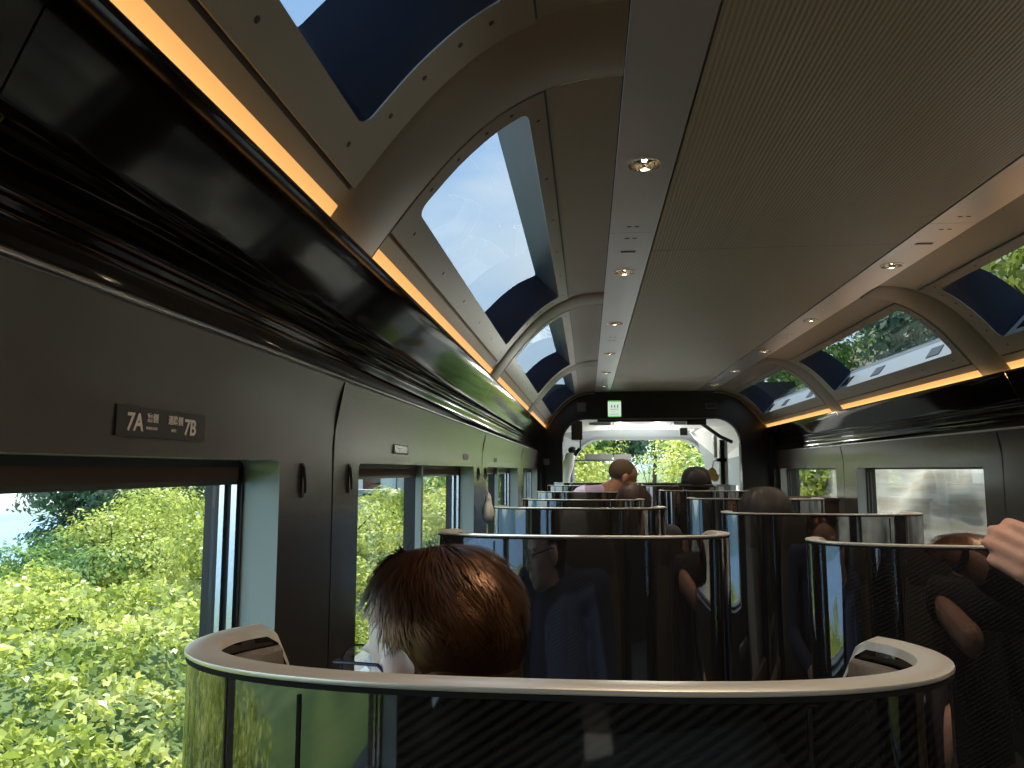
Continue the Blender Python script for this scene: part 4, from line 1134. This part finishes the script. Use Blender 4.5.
def crown(root, blobs, n_, size, m, seed, name='foliage'):
    rg = np.random.default_rng(seed); P, N = [], []
    for (cx_, cy_, cz_, rx, ry, rz_) in blobs:
        k = int(n_*(rx*ry*rz_)**(2/3)/sum((b[3]*b[4]*b[5])**(2/3) for b in blobs))
        d = rg.normal(0, 1, (k, 3)); d /= np.linalg.norm(d, axis=1)[:, None]
        rr_ = (.62 + .42*rg.random(k))[:, None]
        lump = (1 + .16*np.sin(d[:, :1]*7+cx_*3) + .14*np.sin(d[:, 2:]*9+cy_))
        P.append(np.array([cx_, cy_, cz_]) + d*rr_*lump*np.array([rx, ry, rz_])); N.append(d + np.array([0, 0, .7]))
    return leaves(np.concatenate(P), np.concatenate(N), size, name, m, root, seed)
def shrub(x, y, zb, w, h, m, label, seed, size=.05, n_=2600, cat='shrub'):
    rg = random.Random(seed); root = empty(cat.replace(' ', '_'), (x, y, ez(x, zb)), label, cat, 'shrubs on the bank' if cat == 'shrub' else None)
    bl = [(rg.uniform(-.45,.45)*w, rg.uniform(-.45,.45)*w, h*rg.uniform(.3,.78), w*rg.uniform(.28,.45), w*rg.uniform(.28,.45), h*rg.uniform(.22,.32)) for _ in range(7)]
    crown(root, bl, n_, size, m, seed)
    st = MB()
    for q in range(5):
        a = q*1.26; st.tube([(0,0,-.1), (.1*w*math.cos(a), .1*w*math.sin(a), h*.3), (.3*w*math.cos(a), .3*w*math.sin(a), h*.7)], [.025,.018,.008], 6)
    st.build('stems', 'bark', root)
    return root
def tree(x, y, zb, h, w, m, label, seed, size=.11, n_=3800, group='trees outside'):
    rg = random.Random(seed); root = empty('tree', (x, y, ez(x, zb)), label, 'tree', group)
    bl = [(rg.uniform(-.33,.33)*w, rg.uniform(-.33,.33)*w, h*rg.uniform(.42,.90), w*rg.uniform(.18,.32), w*rg.uniform(.18,.32), h*rg.uniform(.10,.18)) for _ in range(11)]
    crown(root, bl, n_, size, m, seed)
    tr_ = MB(); tr_.tube([(0,0,-.3),(.03*w,0,h*.3),(-.02*w,.02*w,h*.6),(0,0,h*.88)], [.05*w*.6+.05,.04*w*.6+.04,.05,.02], 8)
    for b_ in bl[:6]: tr_.tube([(0,0,h*.35),(b_[0]*.5,b_[1]*.5,(h*.35+b_[2])/2),(b_[0],b_[1],b_[2])], [.045,.03,.012], 6)
    tr_.build('trunk', 'bark', root)
    return root

def pos(px_r, X):     # y for a given y/x ratio along the view
    return abs(X)*px_r
LB = [  # x, y, base, w, h, mat, label
    (-6.6, 13.0, .15, 2.0, 1.55, 'leaf_bright', 'bright rounded shrub at the right edge of the nearest left window'),
    (-6.9, 12.0, .10, 1.5, 1.55, 'leaf_bright', 'slender yellow green sapling right of the middle of the nearest left window'),
    (-6.9, 10.9, .05, 1.5, 1.50, 'leaf_bright', 'slender pale sapling in the middle of the nearest left window'),
    (-7.3, 10.3, .05, 1.5, .95, 'leaf_mid', 'low green shrub under the bluish trees of the nearest left window'),
    (-7.6, 9.9, .05, 1.6, .62, 'leaf_bright', 'low pale shrub below the sea view at the left edge'),
    (-4.6, 10.2, .2, 1.8, 1.05, 'leaf_bright', 'yellow green shrub close to the train between the two left windows'),
    (-4.4, 13.0, .1, 2.4, 1.20, 'leaf_bright', 'large bright shrub low in the second left window'),
    (-3.7, 16.5, .1, 2.2, 1.15, 'leaf_bright', 'bright shrub at the right pane of the second left window'),
    (-3.4, 21.0, .1, 2.6, 1.5, 'leaf_mid', 'shrub beyond the second left window'),
    (-3.2, 27.0, -.2, 3.0, 2.2, 'leaf_bright', 'bright shrub seen in the third left window'),
    (-3.4, 34.0, -.2, 3.4, 2.6, 'leaf_mid', 'shrub seen in the farthest left window'),
]
for i, (x, y, zb, w, h, m, lb) in enumerate(LB): shrub(x, y, zb, w, h, m, lb, 100+i, size=.045 if y > 14 else .032, n_=6500)
LT = [
    (-12.3, 18.6, -1.6, 4.4, 3.2, 'leaf_cool', 'bluish green tree at the left of the nearest window against the sky'),
    (-11.2, 19.0, -1.4, 4.9, 3.4, 'leaf_cool', 'dark bluish tree in the middle of the nearest left window'),
    (-10.4, 20.4, -1.2, 5.4, 3.8, 'leaf_cool', 'dark green tree behind the bright shrubs in the nearest left window'),
    (-9.8, 23.5, -1.0, 5.4, 4.2, 'leaf_mid', 'leafy tree beyond the frame of the nearest left window'),
    (-8.2, 21.5, -.6, 4.0, 2.8, 'leaf_mid', 'tree at the left of the second left window'),
    (-6.4, 33.0, -.6, 7.0, 4.6, 'leaf_cool', 'dark tree in the right pane of the second left window'),
    (-5.4, 42.0, -.6, 8.0, 5.0, 'leaf_mid', 'tall tree far ahead on the left side of the track'),
]
for i, (x, y, zb, h, w, m, lb) in enumerate(LT): tree(x, y, zb, h, w, m, lb, 200+i, size=.075, n_=7000)
# trees framing the track ahead
FT = [(-3.2, 24, 5.5, 'leaf_bright'), (-2.6, 33, 6.5, 'leaf_bright'), (-.6, 58, 7.5, 'leaf_mid'), (-2.0, 46, 7.0, 'leaf_bright'), (2.8, 78, 9, 'leaf_cool'), (7.0, 84, 11, 'leaf_cool'), (5.4, 26, 5.5, 'leaf_cool'), (6.0, 34, 6.5, 'leaf_mid'), (8.0, 46, 8.0, 'leaf_bright'), (12.5, 62, 10, 'leaf_cool'), (16, 84, 12, 'leaf_mid'), (11, 100, 13, 'leaf_cool')]
for i, (x, y, h, m) in enumerate(FT):
    tree(x, y, -1.2, h, h*.62, m, '%s tree beside the track %s, %s from the cab' % ({'leaf_bright': 'bright yellow green', 'leaf_mid': 'mid green', 'leaf_cool': 'cool green'}[m], 'on the left' if x < XC else 'on the right', ['nearest', 'second', 'fifth', 'third', 'seventh', 'ninth', 'nearest', 'second', 'third', 'fourth', 'sixth', 'farthest'][i]), 300+i, size=.16 if y < 40 else .26, n_=2600, group='trees ahead of the train')

HG = [(-3.4, 19.5, 2.4, 2.6), (-3.0, 24.5, 3.0, 3.4), (-2.8, 30, 3.6, 4.2), (-2.4, 38, 4.5, 5.0), (-1.5, 50, 5.0, 6), (4.3, 24.5, 2.6, 3.4), (4.9, 30, 3.2, 4.2), (6.0, 38, 4.4, 5.2), (8.2, 49, 5.5, 6), (0.5, 72, 7, 6), (12, 66, 7, 7), (7.0, 92, 9, 8)]
for i, (x, y, w, h) in enumerate(HG):
    shrub(x, y, -1.15, w, h, 'leaf_bright' if i % 3 != 2 else 'leaf_mid', 'thicket %s ahead of the cab, %s in line' % ('left of the rails' if i < 5 or i == 9 else 'right of the rails', ['first','second','third','fourth','fifth','first','second','third','fourth','sixth','fifth','farthest'][i]), 600+i, size=.10 if y < 40 else .17, n_=3200, cat='thicket')
# rails, sleepers
def tx(y): return XC + max(0, y-16)**2/620.0
for sx, lb in ((-.53, 'left'), (.53, 'right')):
    mb = MB(); mb.loft([[(tx(y)+sx+dx, y, ez(tx(y), -1.02+dz)) for dx, dz in ((-.035,0),(.035,0),(.035,.14),(-.035,.14))] for y in [-3 + 1.5*k for k in range(60)]]); o = mb.build('rail', 'rail_steel', smooth=False)
    tag(o, '%s steel rail curving away ahead of the train' % lb, 'rail', 'rails of the track')
sl0 = None
for k in range(60):
    y = 14 + k*.75
    if sl0 is None:
        mb = MB(); mb.loft([[(-.9,-.11*s_,0),(.9,-.11*s_,0),(.9,.11*s_,0),(-.9,.11*s_,0)][::1] if False else [(-1.0,-.12+q,zz),(1.0,-.12+q,zz),(1.0,.12-q,zz),(-1.0,.12-q,zz)] for q, zz, s_ in ((0,0,1),(0,.10,1),(.02,.12,1))]); sl0 = mb.build('sleeper', 'sleeper', smooth=False); o = sl0
    else: o = sl0.copy(); COL.objects.link(o)
    o.location = (tx(y), y, ez(tx(y), -1.12)); tag(o, 'concrete sleeper under the rails ahead of the train', 'sleeper', 'sleepers of the track ahead')

# right side: rock cutting, then steep brushy slope
def rockf(u, v):
    y = -16 + 38*v; x = 3.9 + .5*u + .22*fbm(y*1.0, u*4, .6); z = -1.3 + 3.05*u
    return (x, y, ez(x, z))
mb = MB(); mb.grid(rockf, 24, 220); mb.build('rock_cutting', 'rock', kind='structure')
def slopef(u, v):
    y = -16 + 38*v; x = 4.4 + 9.0*u; z = 1.75 + 6.6*u**.85 + .35*fbm(x, y, .35)
    return (x, y, ez(x, z))
mb = MB(); mb.grid(slopef, 40, 120); mb.build('brush_slope', 'hill_grass', kind='structure')
P_, N_ = [], []
for i in range(26000):
    v = rg.random(); u = rg.random()
    if noise.noise(Vector((u*5, v*16, 2))) < .05 - .25*(u > .75): continue
    p = slopef(u, v); P_.append((p[0]-.1*rg.random(), p[1], p[2]+.35*rg.random())); N_.append((-.5, -.2, .8))
o = leaves(P_, N_, .085, 'brush_cover', 'leaf_mid', seed=9); tag(o, 'scrubby green undergrowth on the steep slope outside the right windows', 'undergrowth', kind='stuff')
for i, (x, y, zb, w, h, m) in enumerate([(4.9, 6.2, 1.7, 1.6, 1.5, 'leaf_mid'), (5.3, 8.8, 1.9, 2.2, 1.9, 'leaf_bright'), (5.2, 12.0, 1.8, 2.2, 1.9, 'leaf_cool'), (5.1, 16.5, 1.8, 2.6, 2.2, 'leaf_mid'), (4.0, 15.0, -.5, 1.5, 1.9, 'leaf_bright'), (5.6, 3.6, 1.9, 1.8, 1.6, 'leaf_cool')]):
    shrub(x, y, zb, w, h, m, ['mid green shrub on the slope beyond the right roof windows', 'bright yellow green bush on the slope seen through the right roof windows', 'dark bush on the slope ahead at right', 'green bush far along the right slope', 'sunlit yellow green bush seen in the farthest right window', 'cool green bush on the slope beyond the nearest right roof window'][i], 400+i, size=.07, n_=2200)
for i, (x, y, h) in enumerate([(10.5, 6, 5), (11.5, 11, 6), (11, 17, 6), (12, 1, 5)]):
    tree(x, y, 6.4, h, h*.8, 'leaf_cool' if i % 2 else 'leaf_mid', 'tree on the crest of the right slope, %s from the camera' % ordn(i), 500+i, size=.14, n_=3000, group='trees on the crest of the right slope')

# things beyond the second left window
o = empty('retaining_wall', (-8.0, 27.0, ez(-8, -1)), 'pale grey concrete retaining wall beyond the shrubs in the second left window', 'wall')
mb = MB(); mb.loft([[(-3.0,-.3,0),(2.6,-.3,0),(2.6,.3,0),(-3.0,.3,0)], [(-3.0,-.2,2.0),(2.6,-.2,2.2),(2.6,.2,2.2),(-3.0,.2,2.0)]]); mb.build('wall_slab', 'concrete', o, smooth=False)
MB().box((-3.1,-.3,2.15),(2.7,.3,2.30)).build('coping', 'concrete', o, smooth=False)
o = empty('house', (-10.2, 45.0, ez(-10.2, -1.2)), 'pale grey house with a dark roof beyond the trees in the second left window', 'house')
MB().box((-3,-2.4,0),(3,2.4,4.2)).build('wall', 'house_wall', o, smooth=False)
mb = MB(); mb.loft([[(-3.4,-2.8,4.2),(3.4,-2.8,4.2),(0,-2.8,6.0)], [(-3.4,2.8,4.2),(3.4,2.8,4.2),(0,2.8,6.0)]]); mb.build('roof', 'roof_tile', o, smooth=False)
for x in (-1.9, 0, 1.9): MB().box((x-.5,-2.46,1.9),(x+.5,-2.39,3.2)).build('window', 'black_gloss', o, smooth=False)
o = empty('utility_pole', (-4.75, 19.6, ez(-4.75, -.9)), 'grey utility pole with a dark box standing beyond the second left window', 'pole')
MB().tube([(0,0,0),(0,0,8.5)], [.17,.12], 14).build('pole', 'pole_grey', o)
MB().box((-.9,-.05,7.6),(.9,.05,7.72)).build('crossarm', 'pole_grey', o, smooth=False)
mb = MB(); mb.lathe([(.001,1.55),(.19,1.6),(.19,2.05),(.001,2.1)], (.30,-.05,.35), (0,0,1), 16); mb.build('transformer', 'rubber', o)
